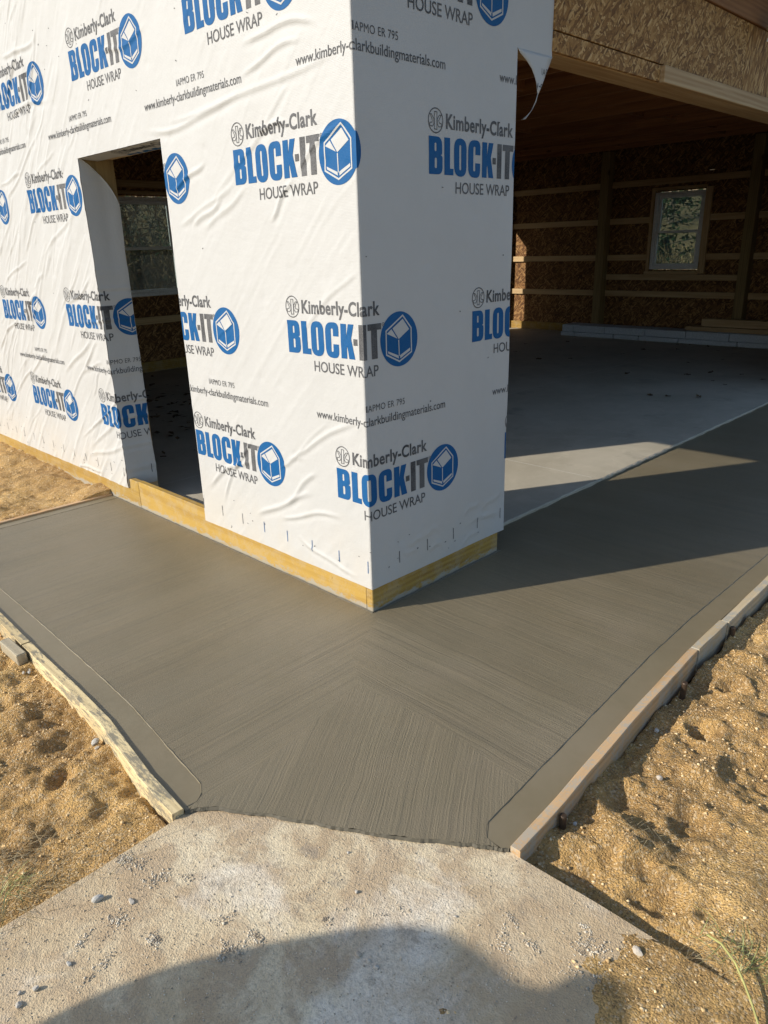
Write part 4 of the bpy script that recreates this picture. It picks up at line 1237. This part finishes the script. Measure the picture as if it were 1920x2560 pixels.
def stake(x, y, z0, z1, r, tilt=0):
    V, F = [], []; n = 14
    rings = [(z0, r), (z1 - .004, r), (z1, r * .82)]
    for (z, rr) in rings:
        for k in range(n):
            a_ = 2 * math.pi * k / n
            V.append((rr * math.cos(a_) + tilt * (z - z0), rr * math.sin(a_), z))
    for i in range(2):
        for k in range(n): F.append((i * n + k, i * n + (k + 1) % n, (i + 1) * n + (k + 1) % n, (i + 1) * n + k))
    F.append(tuple(range(2 * n, 3 * n)))
    o = link('form_stake', mesh_from(V, F), None, [M_STEEL]); o.location = (x, y, 0); return o
tag(stake(1.254, -.488, -.12, .000, .0105), 'rusty steel stake nearest the camera, against the orange form board', 'stake', 'steel stakes behind the right form')
tag(stake(1.216, .378, -.14, -.004, .0105, .05), 'rusty steel stake halfway along the right form board', 'stake', 'steel stakes behind the right form')
tag(stake(1.192, .912, -.14, -.010, .011), 'brown steel stake beside the joint of the pale form boards', 'stake', 'steel stakes behind the right form')

# loose wood block against left form
bm = bmesh.new(); bmesh.ops.create_cube(bm, size=1)
for v in bm.verts: v.co = Vector((v.co.x * .175, v.co.y * .040, v.co.z * .05))
bmesh.ops.bevel(bm, geom=bm.edges[:], offset=.003, segments=1, affect='EDGES')
me = bpy.data.meshes.new('block'); bm.to_mesh(me); bm.free()
wb = link('wood_block', me, None, [mat_wood('old_block', (.52, .44, .30), (.36, .29, .19), 0, stain=((.30, .27, .2), .5))])
wb.location = (-.868, -1.212, -.008); wb.rotation_euler = (0.05, 0.02, .03)
tag(wb, 'short weathered offcut of timber wedged against the left form board', 'wood block')

# foam slabs stacked along the north wall
lowx = [-4.752, -4.475, -3.774, -3.343, -2.703, -1.835, -1.20, -0.55]
upx = [-4.738, -4.523, -3.949, -3.258, -2.609, -1.97, -1.30, -0.6]
NM = ['first', 'second', 'third', 'fourth', 'fifth', 'sixth', 'seventh']
for i in range(7):
    y0 = 9.14 + random.uniform(-.006, .006)
    o = box('foam_slab', (lowx[i] + .006, y0, ZF), (lowx[i + 1] - .006, 9.52, .086), M_FOAM, None, .008)
    tag(o, 'white foam slab, %s from the left in the bottom row along the back wall' % NM[i], 'foam slab', 'white foam slabs stacked along the back wall')
    y0 = 9.165 + random.uniform(-.006, .006)
    o = box('foam_slab', (upx[i] + .006, y0, .088), (upx[i + 1] - .006, 9.52, .198), M_FOAM, None, .008)
    tag(o, 'white foam slab, %s from the left in the top row along the back wall' % NM[i], 'foam slab', 'white foam slabs stacked along the back wall')
tag(box('lumber_plank', (-2.66, 9.26, .200), (-0.4, 9.50, .262), M_PINE[0], None, .004), 'lower tan plank lying on the white foam slabs', 'plank', 'planks on the foam slabs')
tag(box('lumber_plank', (-2.46, 9.34, .264), (-0.35, 9.48, .372), M_PINE[0], None, .004), 'upper wide tan plank lying on top of the lower one', 'plank', 'planks on the foam slabs')

# hanging work light at the eave (top right corner)
wl = bpy.data.objects.new('work_light', None); COL.objects.link(wl); wl.location = (0.16, 3.55, 2.72)
tag(wl, 'dusty round shade hanging under the eave at the top right corner', 'lamp')
V, F = [], []; n = 20
for (rr, z) in ((.02, .11), (.03, .09), (.085, .045), (.105, .0)):
    for k in range(n): V.append((rr * math.cos(2 * math.pi * k / n), rr * math.sin(2 * math.pi * k / n), z))
for i in range(3):
    for k in range(n): F.append((i * n + k, i * n + (k + 1) % n, (i + 1) * n + (k + 1) % n, (i + 1) * n + k))
F.append(tuple(range(n)))
o = link('lamp_shade', mesh_from(V, F, smooth=True), wl, [flat('cream_shade', (.45, .40, .28), .6)])
o.modifiers.new('s', 'SOLIDIFY').thickness = .003
box('cord', (-.004, -.004, .11), (.004, .004, .24), M_DARKGAP, wl, 0)
pc = box('pull_cord', (-.05, -.10, -.09), (-.042, -.092, .01), M_VINYL, wl, 0); pc.rotation_euler = (-.35, .2, 0)

# ---- stones
def stone_mesh(seed, sub=2):
    r = random.Random(seed); bm = bmesh.new()
    bmesh.ops.create_icosphere(bm, subdivisions=sub, radius=1)
    ax = [Vector((r.gauss(0, 1), r.gauss(0, 1), r.gauss(0, 1))).normalized() for _ in range(9)]
    for v in bm.verts:
        for a_ in ax:
            d = v.co.dot(a_)
            if d > .60: v.co -= a_ * (d - .60) * .95
    me = bpy.data.meshes.new('stone'); bm.to_mesh(me); bm.free()
    me.materials.append(M_STONE)
    return me
STM = [stone_mesh(i) for i in range(5)]
stones = [(.562, -1.516, .0155, (1.7, .8, .9), 1.2, 'tall pale grey stone on the slab near the left grass tuft'),
          (.628, -1.460, .012, (1.5, .9, .6), .3, 'flat grey stone just right of the tall pale one on the slab'),
          (1.599, -.733, .0155, (2.0, .9, .8), 2.5, 'largest pale stone, alone on the right side of the slab'),
          (.689, -1.716, .011, (1.5, .8, 1.0), 1.3, 'upright pebble at the lower left of the slab'),
          (.700, -1.756, .012, (1.2, 1.0, .7), .4, 'rounded pebble at the bottom left, lowest of its cluster'),
          (.672, -1.745, .008, (1, 1, .7), .9, 'small pebble left of the lowest cluster'),
          (.682, -1.640, .010, (1.2, .8, .8), .6, 'dark pebble standing alone left of centre on the slab'),
          (.908, -.986, .006, (1.3, 1, .8), 0, 'small grey pebble near the wet concrete edge'),
          (1.016, -1.057, .008, (1.1, 1, .9), 1, 'grey pebble in the middle of the slab, right of the gravel spill'),
          (1.145, -1.170, .011, (1.4, 1.1, .7), .5, 'largest stone lying in the shadow'),
          (1.172, -1.165, .008, (1, 1, .8), 2, 'middle stone of the three lying in the shadow'),
          (1.195, -1.163, .008, (1.2, 1, .8), 1, 'rightmost stone of the three lying in the shadow'),
          (.798, -1.281, .004, (1.3, 1, .8), 0, 'tiny tan pebble at the centre of the slab, lower of two'),
          (.795, -1.257, .004, (1.3, 1, .8), 2, 'tiny tan pebble at the centre of the slab, upper of two'),
          (1.24, -.941, .006, (1.5, 1, .6), 1, 'flat dark pebble right of the shadow tip')]
for i, (x, y, s_, sc, rz, lb) in enumerate(stones):
    o = link('stone', STM[i % 5], None); o.location = (x, y, -.010 + s_ * sc[2] * .30)
    o.scale = (s_ * sc[0] * .62, s_ * sc[1] * .8, s_ * sc[2] * .8); o.rotation_euler = (0, 0, rz)
    tag(o, lb, 'stone', 'stones on the old slab')
for (x, y, s_, lb, m) in ((1.356, -.10, .013, 'white lump of concrete beside the right mound of sand', (0.5, .5, .48)), (-.735, -1.205, .012, 'grey concrete crumb, nearest the timber offcut', 0), (-.715, -1.214, .010, 'second grey concrete crumb beside the timber offcut', 0), (-.722, -1.232, .009, 'lowest grey concrete crumb below the timber offcut', 0),
                          (-.108, -1.222, .020, 'dark grey concrete lump against the left form board', 0), (-.075, -1.232, .012, 'small dark concrete crumb next to the lump at the left form board', 0),
                          (1.275, -.455, .009, 'pale crumb beside the nearest steel stake', 0), (1.245, .115, .012, 'grey crumb behind the right form board between two stakes', 0)):
    o = link('stone', STM[int(abs(x) * 50) % 5], None)
    z = -.075 if x > 1 else -.028
    o.location = (x, y, float(full_h(np.array([[x]]), np.array([[y]]))[0, 0]) + s_ * .35); o.scale = (s_ * .95, s_ * .8, s_ * .7); o.rotation_euler = (.2, .1, x * 9)
    tag(o, lb, 'stone', 'crumbs of concrete beside the forms')

# ---- gravel spills & crumbs as stuff
def tetra_cloud(name, centres, sizes, mat, label, seed=1):
    r = np.random.default_rng(seed)
    base = np.array([(1, 0, 0), (-1, 0, 0), (0, 1, 0), (0, -1, 0), (0, 0, 1), (0, 0, -1)], float)
    fa = np.array([(0, 2, 4), (2, 1, 4), (1, 3, 4), (3, 0, 4), (2, 0, 5), (1, 2, 5), (3, 1, 5), (0, 3, 5)])
    n = len(centres)
    V = base[None] * r.uniform(.6, 1.3, (n, 6, 1)) * sizes[:, None, None]
    a_ = r.uniform(0, 6.28, n); c, s_ = np.cos(a_)[:, None], np.sin(a_)[:, None]
    x, y = V[..., 0] * c - V[..., 1] * s_, V[..., 0] * s_ + V[..., 1] * c
    V[..., 0], V[..., 1] = x * 1.2, y; V[..., 2] *= .75
    V += centres[:, None, :]
    F = (fa[None] + (np.arange(n) * 6)[:, None, None]).reshape(-1, 3)
    me = bpy.data.meshes.new(name)
    me.vertices.add(n * 6); me.vertices.foreach_set('co', V.reshape(-1).astype(np.float32))
    me.loops.add(F.size); me.loops.foreach_set('vertex_index', F.ravel().astype(np.int32))
    me.polygons.add(len(F)); me.polygons.foreach_set('loop_start', np.arange(0, F.size, 3, dtype=np.int32))
    me.polygons.foreach_set('loop_total', np.full(len(F), 3, dtype=np.int32)); me.update(calc_edges=True)
    o = link(name, me, None, [mat]); tag(o, label, kind='stuff'); return o
patch = [(.487, -1.42, .03), (.524, -1.403, .035), (.59, -1.558, .025), (.658, -1.512, .03), (.644, -1.594, .02), (.607, -1.372, .03), (.652, -1.331, .02), (.776, -1.142, .012), (.841, -1.326, .018), (1.032, -1.107, .014), (1.017, -1.156, .014), (.768, -1.473, .022), (.834, -1.411, .018), (.922, -1.364, .03), (.936, -1.31, .022), (.736, -1.588, .02), (.752, -1.633, .02), (.878, -1.499, .018), (1.109, -1.06, .018), (1.128, -1.024, .02), (1.338, -.852, .012), (1.42, -.877, .02), (1.407, -.739, .012), (1.477, -.751, .01), (1.36, -.92, .02), (1.52, -.80, .03), (1.6, -.85, .04), (1.5, -.70, .02)]
C, Sz = [], []
rp = random.Random(31)
for pi, (x, y, r) in enumerate(patch):
    if pi % 5 in (2,) : continue
    el = rp.uniform(1.0, 2.6); an_ = rp.uniform(0, 3.1); dens = rp.uniform(.25, 1.0)
    n = int(3600 * (r / .02) ** 2 * .5 + 60)
    a_ = RNG.uniform(-2.0, 2.0, n) * r; b_ = RNG.uniform(-2.0, 2.0, n) * r
    px_ = x + a_ * math.cos(an_) * el ** .5 - b_ * math.sin(an_) / el ** .5
    py_ = y + a_ * math.sin(an_) * el ** .5 + b_ * math.cos(an_) / el ** .5
    d_ = np.hypot(a_, b_) / (r * 1.5)
    m_ = fbm(px_ * 30, py_ * 30, 4, 15) * 1.9
    ok = RNG.uniform(0, 1, n) < np.clip(.85 - d_ + m_, 0, 1) ** 1.2 * dens
    px_, py_ = px_[ok], py_[ok]; n = len(px_)
    s_ = np.abs(RNG.normal(.0010, .0009, n)) + .0005
    C.append(np.stack([px_, py_, -.0100 + s_ * .3], -1)); Sz.append(s_)
n = 16000
px_ = RNG.uniform(.47, 2.3, n); py_ = RNG.uniform(-1.95, -.69, n)
s_ = np.abs(RNG.normal(.0007, .0006, n)) + .0004
ok = (px_ - .458) * .69 - (py_ + 1.2) > .03
C.append(np.stack([px_, py_, -.0100 + s_ * .4], -1)[ok]); Sz.append(s_[ok])
tetra_cloud('gravel', np.concatenate(C), np.concatenate(Sz), M_GRAVEL, 'fine gravel and grit scattered over the old slab')
def crumbs(n, x0, x1, y0, y1, seed, smin, smax):
    r = np.random.default_rng(seed)
    x = r.uniform(x0, x1, n); y = r.uniform(y0, y1, n)
    cl = fbm(x * 4, y * 4, 3, 12) + .5
    k = r.uniform(0, 1, n) < np.clip(cl * 1.6 - .3, .1, 1)
    x, y = x[k], y[k]
    z = full_h(x[:, None], y[:, None])[:, 0]
    ok = z > -.12
    x, y, z = x[ok], y[ok], z[ok]
    s_ = smin + (smax - smin) * r.uniform(0, 1, len(x)) ** 9
    return np.stack([x, y, z + s_ * .25], -1), s_
a1 = crumbs(34000, 1.2, 2.6, -1.2, 1.6, 4, .0009, .0065)
a2 = crumbs(30000, -2.4, .46, -2.1, -1.15, 5, .0009, .0065)
a3 = crumbs(6000, -4.8, -2.52, -1.6, 0.0, 6, .0015, .010)
tetra_cloud('soil_crumbs', np.concatenate([a1[0], a2[0], a3[0]]), np.concatenate([a1[1], a2[1], a3[1]]), M_CLOD, 'loose crumbs and pebbles over the sandy soil')

# ---- leaves on the garage floor
def leaf_mesh(seed):
    r = random.Random(seed)
    V = [(0, -.5, 0)]; n = 7
    for k in range(n):
        t = (k + .5) / n; w = .32 * math.sin(t * math.pi) ** .7 * r.uniform(.7, 1.15)
        V += [(-w, t - .5, r.uniform(.0, .18)), (0, t - .5, .02 + .05 * r.random()), (w, t - .5, r.uniform(0, .2))]
    V.append((0, .55, .1))
    F = [(0, 2, 1), (0, 3, 2)]
    for k in range(n - 1):
        b_ = 1 + 3 * k
        F += [(b_, b_ + 1, b_ + 4, b_ + 3), (b_ + 1, b_ + 2, b_ + 5, b_ + 4)]
    b_ = 1 + 3 * (n - 1); F += [(b_, b_ + 1, len(V) - 1), (b_ + 1, b_ + 2, len(V) - 1)]
    me = mesh_from(V, F, smooth=True); me.materials.append(M_LEAFB); return me
LM = [leaf_mesh(i) for i in range(4)]
rl = random.Random(21)
spots = [(-4.1, 7.0), (-4.4, 6.8), (-4.0, 6.2), (-3.6, 6.6), (-3.4, 5.7), (-3.9, 5.4), (-3.1, 6.9), (-2.9, 7.6), (-2.7, 8.2), (-3.6, 8.0), (-2.3, 8.5), (-1.9, 8.6), (-1.7, 7.4), (-1.5, 7.9), (-1.3, 6.8), (-1.5, 6.5), (-1.1, 6.3), (-1.0, 6.9), (-.95, 5.2), (-1.15, 5.1), (-3.2, 8.95), (-2.7, 9.0), (-2.5, 9.02), (-2.2, 9.03), (-1.75, 9.04), (-4.6, 7.9), (-5.0, 7.4), (-4.2, 8.4), (-.75, 6.1), (-.6, 6.7), (-2.0, 6.2), (-4.8, 6.0)]
for i, (x, y) in enumerate(spots):
    o = link('dead_leaf', LM[i % 4], None)
    o.location = (x + rl.uniform(-.1, .1), y + rl.uniform(-.06, .02), ZF + .002); s_ = rl.uniform(.05, .085); o.scale = (s_, s_, s_); o.rotation_euler = (rl.uniform(-.2, .2), rl.uniform(-.2, .2), rl.uniform(0, 6))
    tag(o, 'small dry brown leaf scattered on the shaded garage floor', 'leaf', 'dry leaves scattered on the garage floor')
o = link('dead_leaf', LM[1], None); o.location = (-.78, 5.28, ZF + .012); o.scale = (.085, .075, .13); o.rotation_euler = (.3, .2, 1)
tag(o, 'darkest curled leaf lying alone near the slab edge at the right', 'leaf')
# leaf drift behind the door
V, F = [], []
for k in range(230):
    x = rl.gauss(-4.3, 1.1); y = rl.gauss(1.75, .45)
    if x < -6.9 or y < .3: continue
    a_ = rl.uniform(0, 6.28); s_ = rl.uniform(.03, .06); n0 = len(V); z = ZF + rl.uniform(.002, .03)
    for (p, q) in ((-1, 0), (0, -.5), (1, 0), (0, .5)):
        V.append((x + s_ * (p * math.cos(a_) - q * math.sin(a_)), y + s_ * (p * math.sin(a_) + q * math.cos(a_)), z + rl.uniform(0, .02)))
    F.append((n0, n0 + 1, n0 + 2, n0 + 3))
tag(link('leaf_litter', mesh_from(V, F), None, [M_LEAFB]), 'drift of dry leaves on the floor inside the doorway', kind='stuff')

# ---- grass tufts
def blades(name, items, mat, label, cat=None, kind=None):
    """items: list of (x,y,z,heading,length,lift,width)"""
    V, F = [], []
    for (x, y, z, hd, L, lift, w) in items:
        n = 7; n0 = len(V); cx, cy = math.cos(hd), math.sin(hd)
        for k in range(n + 1):
            t = k / n; d = L * t; zz = z + lift * L * math.sin(min(1, t * 1.15) * math.pi) * .9
            ww = w * (1 - t * .85) / 2
            bend = .25 * L * t * t * math.sin(hd * 5)
            px_, py_ = x + cx * d - cy * bend, y + cy * d + cx * bend
            V += [(px_ - cy * ww, py_ + cx * ww, zz), (px_ + cy * ww, py_ - cx * ww, zz + w * .2)]
        for k in range(n): F.append((n0 + 2 * k, n0 + 2 * k + 1, n0 + 2 * k + 3, n0 + 2 * k + 2))
    o = link(name, mesh_from(V, F, smooth=True), None, [mat]); tag(o, label, cat, kind=kind); return o
rg = random.Random(8)
items = [(.350 + rg.gauss(0, .02), -1.66 + rg.gauss(0, .02), -.015, rg.uniform(-.8, 2.0), rg.uniform(.05, .11), rg.uniform(.12, .4), rg.uniform(.0018, .0035)) for k in range(34)]
blades('grass_tuft', items, M_GRASSG, 'green grass tuft at the left edge of the old slab', 'grass tuft')
items = [(rg.gauss(.30, .10), rg.gauss(-1.60, .12), -.012, rg.gauss(.3, 1.2), rg.uniform(.05, .17), rg.uniform(.02, .18), rg.uniform(.001, .002)) for k in range(260)]
items += [(.44 + rg.gauss(0, .02), -1.64 + rg.gauss(0, .05), -.008, rg.gauss(.2, .5), rg.uniform(.05, .12), rg.uniform(.05, .2), .002) for k in range(14)]
items = [i for i in items if i[0] < .5]
blades('dry_grass', items, M_STRAW, 'tangle of dry straw at the lower left edge of the slab', kind='stuff')
items = [(1.44 + rg.gauss(0, .03), -.38 + rg.gauss(0, .06), .002 + float(full_h(np.array([[1.44]]), np.array([[-.38]]))[0, 0]), rg.gauss(-1.2, .7), rg.uniform(.03, .12), rg.uniform(.03, .15), .0014) for k in range(45)]
items += [(1.72 + rg.gauss(0, .04), -.62 + rg.gauss(0, .03), .012, rg.gauss(-1.4, .8), rg.uniform(.05, .11), rg.uniform(.03, .12), .0014) for k in range(30)]
blades('dry_grass', items, M_STRAW, 'thin dry roots and straw lying on the right-hand sand', kind='stuff')
items = [(1.80 + rg.gauss(0, .045), -.60 + rg.gauss(0, .03), .012, rg.gauss(0.2, 1.2), rg.uniform(.04, .10), rg.uniform(.05, .25), .0018) for k in range(90)]
blades('grass_tuft', items, M_GRASSG, 'sparse green grass growing at the right end of the old slab', 'grass tuft')
# one long yellow stem
V, F = [], []
path = [(1.700, -.610, .022), (1.735, -.622, .034), (1.775, -.650, .036), (1.805, -.680, .030), (1.830, -.706, .022), (1.86, -.745, .016), (1.885, -.79, .012), (1.90, -.85, .008)]
for i, (x, y, z) in enumerate(path):
    a_ = path[max(0, i - 1)]; b_ = path[min(len(path) - 1, i + 1)]
    d = Vector((b_[0] - a_[0], b_[1] - a_[1])).normalized(); w = .0032 * (1 - .3 * i / 7)
    V += [(x - d.y * w, y + d.x * w, z), (x, y, z + w * 1.3), (x + d.y * w, y - d.x * w, z), (x, y, z - w)]
for i in range(len(path) - 1):
    for k in range(4): F.append((i * 4 + k, i * 4 + (k + 1) % 4, i * 4 + 4 + (k + 1) % 4, i * 4 + 4 + k))
tag(link('long_grass_blade', mesh_from(V, F, smooth=True), None, [flat('yellow_stem', (.38, .36, .13), .7)]), 'long arching yellow-green stem lying at the right end of the slab', 'plant')

# ---- trees outside, seen through the two windows
def tree(x, y, h, kind, seed, label):
    r = random.Random(seed); z0 = float(far_h(np.array([[x]]), np.array([[y]]))[0, 0]) - .1
    T = bpy.data.objects.new('evergreen_tree' if kind == 'e' else 'bare_tree', None); COL.objects.link(T); T.location = (x, y, z0)
    V, F = [], []
    def limb(p, d, L, r0, depth):
        n = 5; q = Vector(p); dd = Vector(d).normalized(); rr = r0; start = len(V)
        for k in range(n + 1):
            a_ = dd.orthogonal().normalized(); b_ = dd.cross(a_)
            for s_ in range(5):
                an = s_ * 2 * math.pi / 5; V.append(tuple(q + (a_ * math.cos(an) + b_ * math.sin(an)) * rr))
            if k < n:
                for s_ in range(5):
                    F.append((start + k * 5 + s_, start + k * 5 + (s_ + 1) % 5, start + k * 5 + 5 + (s_ + 1) % 5, start + k * 5 + 5 + s_))
            q = q + dd * L / n; dd = (dd + Vector((r.gauss(0, .10), r.gauss(0, .10), r.gauss(.03, .05)))).normalized(); rr *= .82
            if depth and k >= 1:
                for _ in range(2 if depth > 1 else 1):
                    sd2 = (dd + Vector((r.gauss(0, .8), r.gauss(0, .8), r.uniform(.0, .6)))).normalized()
                    limb(q, sd2, L * r.uniform(.35, .55), rr * .5, depth - 1)
    limb((0, 0, 0), (r.gauss(0, .05), r.gauss(0, .05), 1), h * .85, h * .020, 0 if kind == 'e' else 3)
    link('trunk', mesh_from(V, F), T, [M_BARK])
    V, F = [], []
    if kind == 'e':
        sf = .45 if x > -20 and y < 20 else 1.0
        for k in range(6500 if sf < 1 else 2600):
            t = r.random() ** .8; rad = (1 - t) * h * .24 * r.random() ** .5 + .05; an = r.uniform(0, 6.28)
            z = h * (.08 + .92 * t) + r.gauss(0, .1) - rad * .25; s_ = r.uniform(.07, .20) * sf
            c = Vector((rad * math.cos(an), rad * math.sin(an), z)); a_ = Vector((r.gauss(0, 1), r.gauss(0, 1), r.gauss(0, .5))).normalized() * s_; b_ = Vector((r.gauss(0, 1), r.gauss(0, 1), r.gauss(0, .6))).normalized() * s_
            n0 = len(V); V += [tuple(c + a_), tuple(c + b_), tuple(c - a_ * .6 - b_ * .6)]; F.append((n0, n0 + 1, n0 + 2))
        link('crown', mesh_from(V, F), T, [M_FOLI])
    else:
        for k in range(500):
            an = r.uniform(0, 6.28); rad = h * .3 * r.random() ** .5; z = h * r.uniform(.35, 1.0); s_ = r.uniform(.02, .045)
            c = Vector((rad * math.cos(an), rad * math.sin(an), z)); a_ = Vector((r.gauss(0, 1), r.gauss(0, 1), r.gauss(0, .5))).normalized() * s_; b_ = Vector((r.gauss(0, 1), r.gauss(0, 1), r.gauss(0, .6))).normalized() * s_
            n0 = len(V); V += [tuple(c + a_), tuple(c + b_), tuple(c - a_ * .6 - b_ * .6)]; F.append((n0, n0 + 1, n0 + 2))
        link('crown', mesh_from(V, F), T, [M_FOLB])
    tag(T, label, 'tree', 'trees beyond the garage')
for i, (x, y, h, k) in enumerate([(-10.6, 25.5, 1.5, 'e'), (-14.0, 32, 8, 'e'), (-11.0, 30, 7, 'b'), (-16, 36, 9, 'b'), (-12.5, 38, 9, 'b'), (-18, 42, 9, 'e'), (-8.2, 30, 8, 'b'), (-9.5, 40, 9, 'b'),
                                  (-14.5, 5.3, 5.5, 'b'), (-19, 8.2, 8, 'e'), (-13.2, 7.0, 5, 'b'), (-17.5, 10.5, 7, 'b'), (-23, 9, 9, 'b'), (-22, 13, 9, 'e')]):
    side = 'north' if y > 20 else 'west'
    tree(x, y, h, k, 100 + i, 'dark evergreen tree seen through the %s window' % ('back' if side == 'north' else 'left inner') if k == 'e' else 'bare brown tree seen through the %s window' % ('back' if side == 'north' else 'left inner'))
# tangled undergrowth close behind the trees
V, F = [], []
def brush(n, x0, x1, y0, y1, hmax):
    for k in range(n):
        x = rg.uniform(x0, x1); y = rg.uniform(y0, y1)
        h0 = (0.55 + 0.45 * math.sin(x * 1.7) * math.cos(y * 1.3)) * hmax
        z = rg.uniform(-.2, h0); L = rg.uniform(.15, .75); w = rg.uniform(.006, .028)
        d = Vector((rg.gauss(0, .6), rg.gauss(0, .6), rg.gauss(.5, .6))).normalized() * L
        e = d.cross(Vector((rg.gauss(0, 1), rg.gauss(0, 1), rg.gauss(0, 1)))).normalized() * w
        n0 = len(V); p = Vector((x, y, z)); V.extend([tuple(p - e), tuple(p + e), tuple(p + d)]); F.append((n0, n0 + 1, n0 + 2))
brush(26000, -15.5, -10.0, 2.5, 10.5, 3.2)
half = len(F)
brush(9000, -15.5, -6.5, 23.5, 27.0, 1.1)
bo = link('undergrowth', mesh_from(V, F, midx=[0 if (k * 7919) % 10 < 7 else 1 for k in range(len(F))]), None, [M_FOLB, M_FOLI])
tag(bo, 'brown and green tangled undergrowth seen through the windows', kind='stuff')
# dry weeds in the field
V, F = [], []
for k in range(14000):
    if k % 3: x = rg.uniform(-17, -5); y = rg.uniform(13, 36)
    else: x = rg.uniform(-22, -8.5); y = rg.uniform(1, 12)
    z = 0; s_ = rg.uniform(.10, .45); an = rg.uniform(0, 6.28); w = rg.uniform(.006, .03)
    V.append((x, y, an, s_, w))
A = np.array(V); zz = far_h(A[:, 0][:, None], A[:, 1][:, None])[:, 0]
V2, F2 = [], []
for (x, y, an, s_, w), z in zip(V, zz):
    n0 = len(V2); lx, ly = rg.gauss(0, .3) * s_, rg.gauss(0, .3) * s_
    V2 += [(x - w * math.cos(an), y - w * math.sin(an), z - .05), (x + w * math.cos(an), y + w * math.sin(an), z - .05), (x + lx, y + ly, z + s_)]
    F2.append((n0, n0 + 1, n0 + 2))
tag(link('dry_weeds', mesh_from(V2, F2), None, [M_STRAW]), 'tall dry weeds in the field beyond the windows', kind='stuff')

# ---- unseen builder added left-behind of the camera, body shaped for its shadow
def person(x, y, yaw, label):
    T = bpy.data.objects.new('person', None); COL.objects.link(T); T.location = (x, y, -.01); T.rotation_euler = (0, 0, yaw)
    J = {'pel': (0, 0, .92), 'bel': (0, .01, 1.08), 'che': (0, .03, 1.28), 'nek': (0, .02, 1.43), 'hed': (0, .0, 1.475), 'top': (0, .0, 1.515),
         'ltr': (-.13, .0, 1.385), 'rtr': (.13, .0, 1.385), 'lsh': (-.258, .0, 1.345), 'lel': (-.31, -.01, 1.08), 'lwr': (-.25, .06, .86), 'lha': (-.24, .08, .78),
         'rsh': (.258, .0, 1.345), 'rel': (.31, -.01, 1.08), 'rwr': (.25, .06, .86), 'rha': (.24, .08, .78),
         'lhi': (-.10, 0, .88), 'lkn': (-.12, .03, .48), 'lan': (-.13, 0, .09), 'lto': (-.14, .15, .03),
         'rhi': (.10, 0, .88), 'rkn': (.12, .03, .48), 'ran': (.13, 0, .09), 'rto': (.14, .15, .03)}
    R_ = {'ltr': .10, 'rtr': .10, 'pel': .24, 'bel': .27, 'che': .20, 'nek': .10, 'hed': .075, 'top': .065, 'lsh': .098, 'lel': .085, 'lwr': .034, 'lha': .04, 'rsh': .098, 'rel': .085, 'rwr': .034, 'rha': .04,
          'lhi': .10, 'lkn': .065, 'lan': .045, 'lto': .04, 'rhi': .10, 'rkn': .065, 'ran': .045, 'rto': .04}
    E = [('pel', 'bel'), ('bel', 'che'), ('che', 'nek'), ('nek', 'hed'), ('hed', 'top'), ('che', 'ltr'), ('ltr', 'lsh'), ('lsh', 'lel'), ('lel', 'lwr'), ('lwr', 'lha'), ('che', 'rtr'), ('rtr', 'rsh'), ('rsh', 'rel'), ('rel', 'rwr'), ('rwr', 'rha'),
         ('pel', 'lhi'), ('lhi', 'lkn'), ('lkn', 'lan'), ('lan', 'lto'), ('pel', 'rhi'), ('rhi', 'rkn'), ('rkn', 'ran'), ('ran', 'rto')]
    ks = list(J); me = bpy.data.meshes.new('body'); me.from_pydata([J[k] for k in ks], [(ks.index(a_), ks.index(b_)) for a_, b_ in E], [])
    o = link('body', me, T, [flat('work_clothes', (.10, .12, .17), .9)])
    sk = o.modifiers.new('skin', 'SKIN'); o.modifiers.new('sub', 'SUBSURF').levels = 2
    o.modifiers['sub'].render_levels = 2
    for k, sv in zip(ks, me.skin_vertices[0].data):
        sv.radius = (R_[k], R_[k]); sv.use_root = (k == 'pel')
    # cap
    V, F = [], []; n = 16
    for (rr, z) in ((.078, 0), (.08, .04), (.055, .075), (.0, .085)):
        for k in range(n): V.append((rr * math.cos(2 * math.pi * k / n), 0.01 + rr * .9 * math.sin(2 * math.pi * k / n), 1.515 + z * .6))
    for i in range(3):
        for k in range(n): F.append((i * n + k, i * n + (k + 1) % n, (i + 1) * n + (k + 1) % n, (i + 1) * n + k))
    link('cap', mesh_from(V, F, smooth=True), T, [flat('cap_cloth', (.30, .24, .15), .9)])
    tag(T, label, 'person')
    return T
# a along the sun's travel, b across it (to the right)
D2, P2 = Vector((.476, .879)), Vector((.879, -.476))
foot = D2 * (-3.02) + P2 * 1.835
person(foot.x, foot.y, math.atan2(D2.y, D2.x) - math.pi / 2, 'unseen builder in dark work clothes and tan cap, body shaped for its cast shadow')
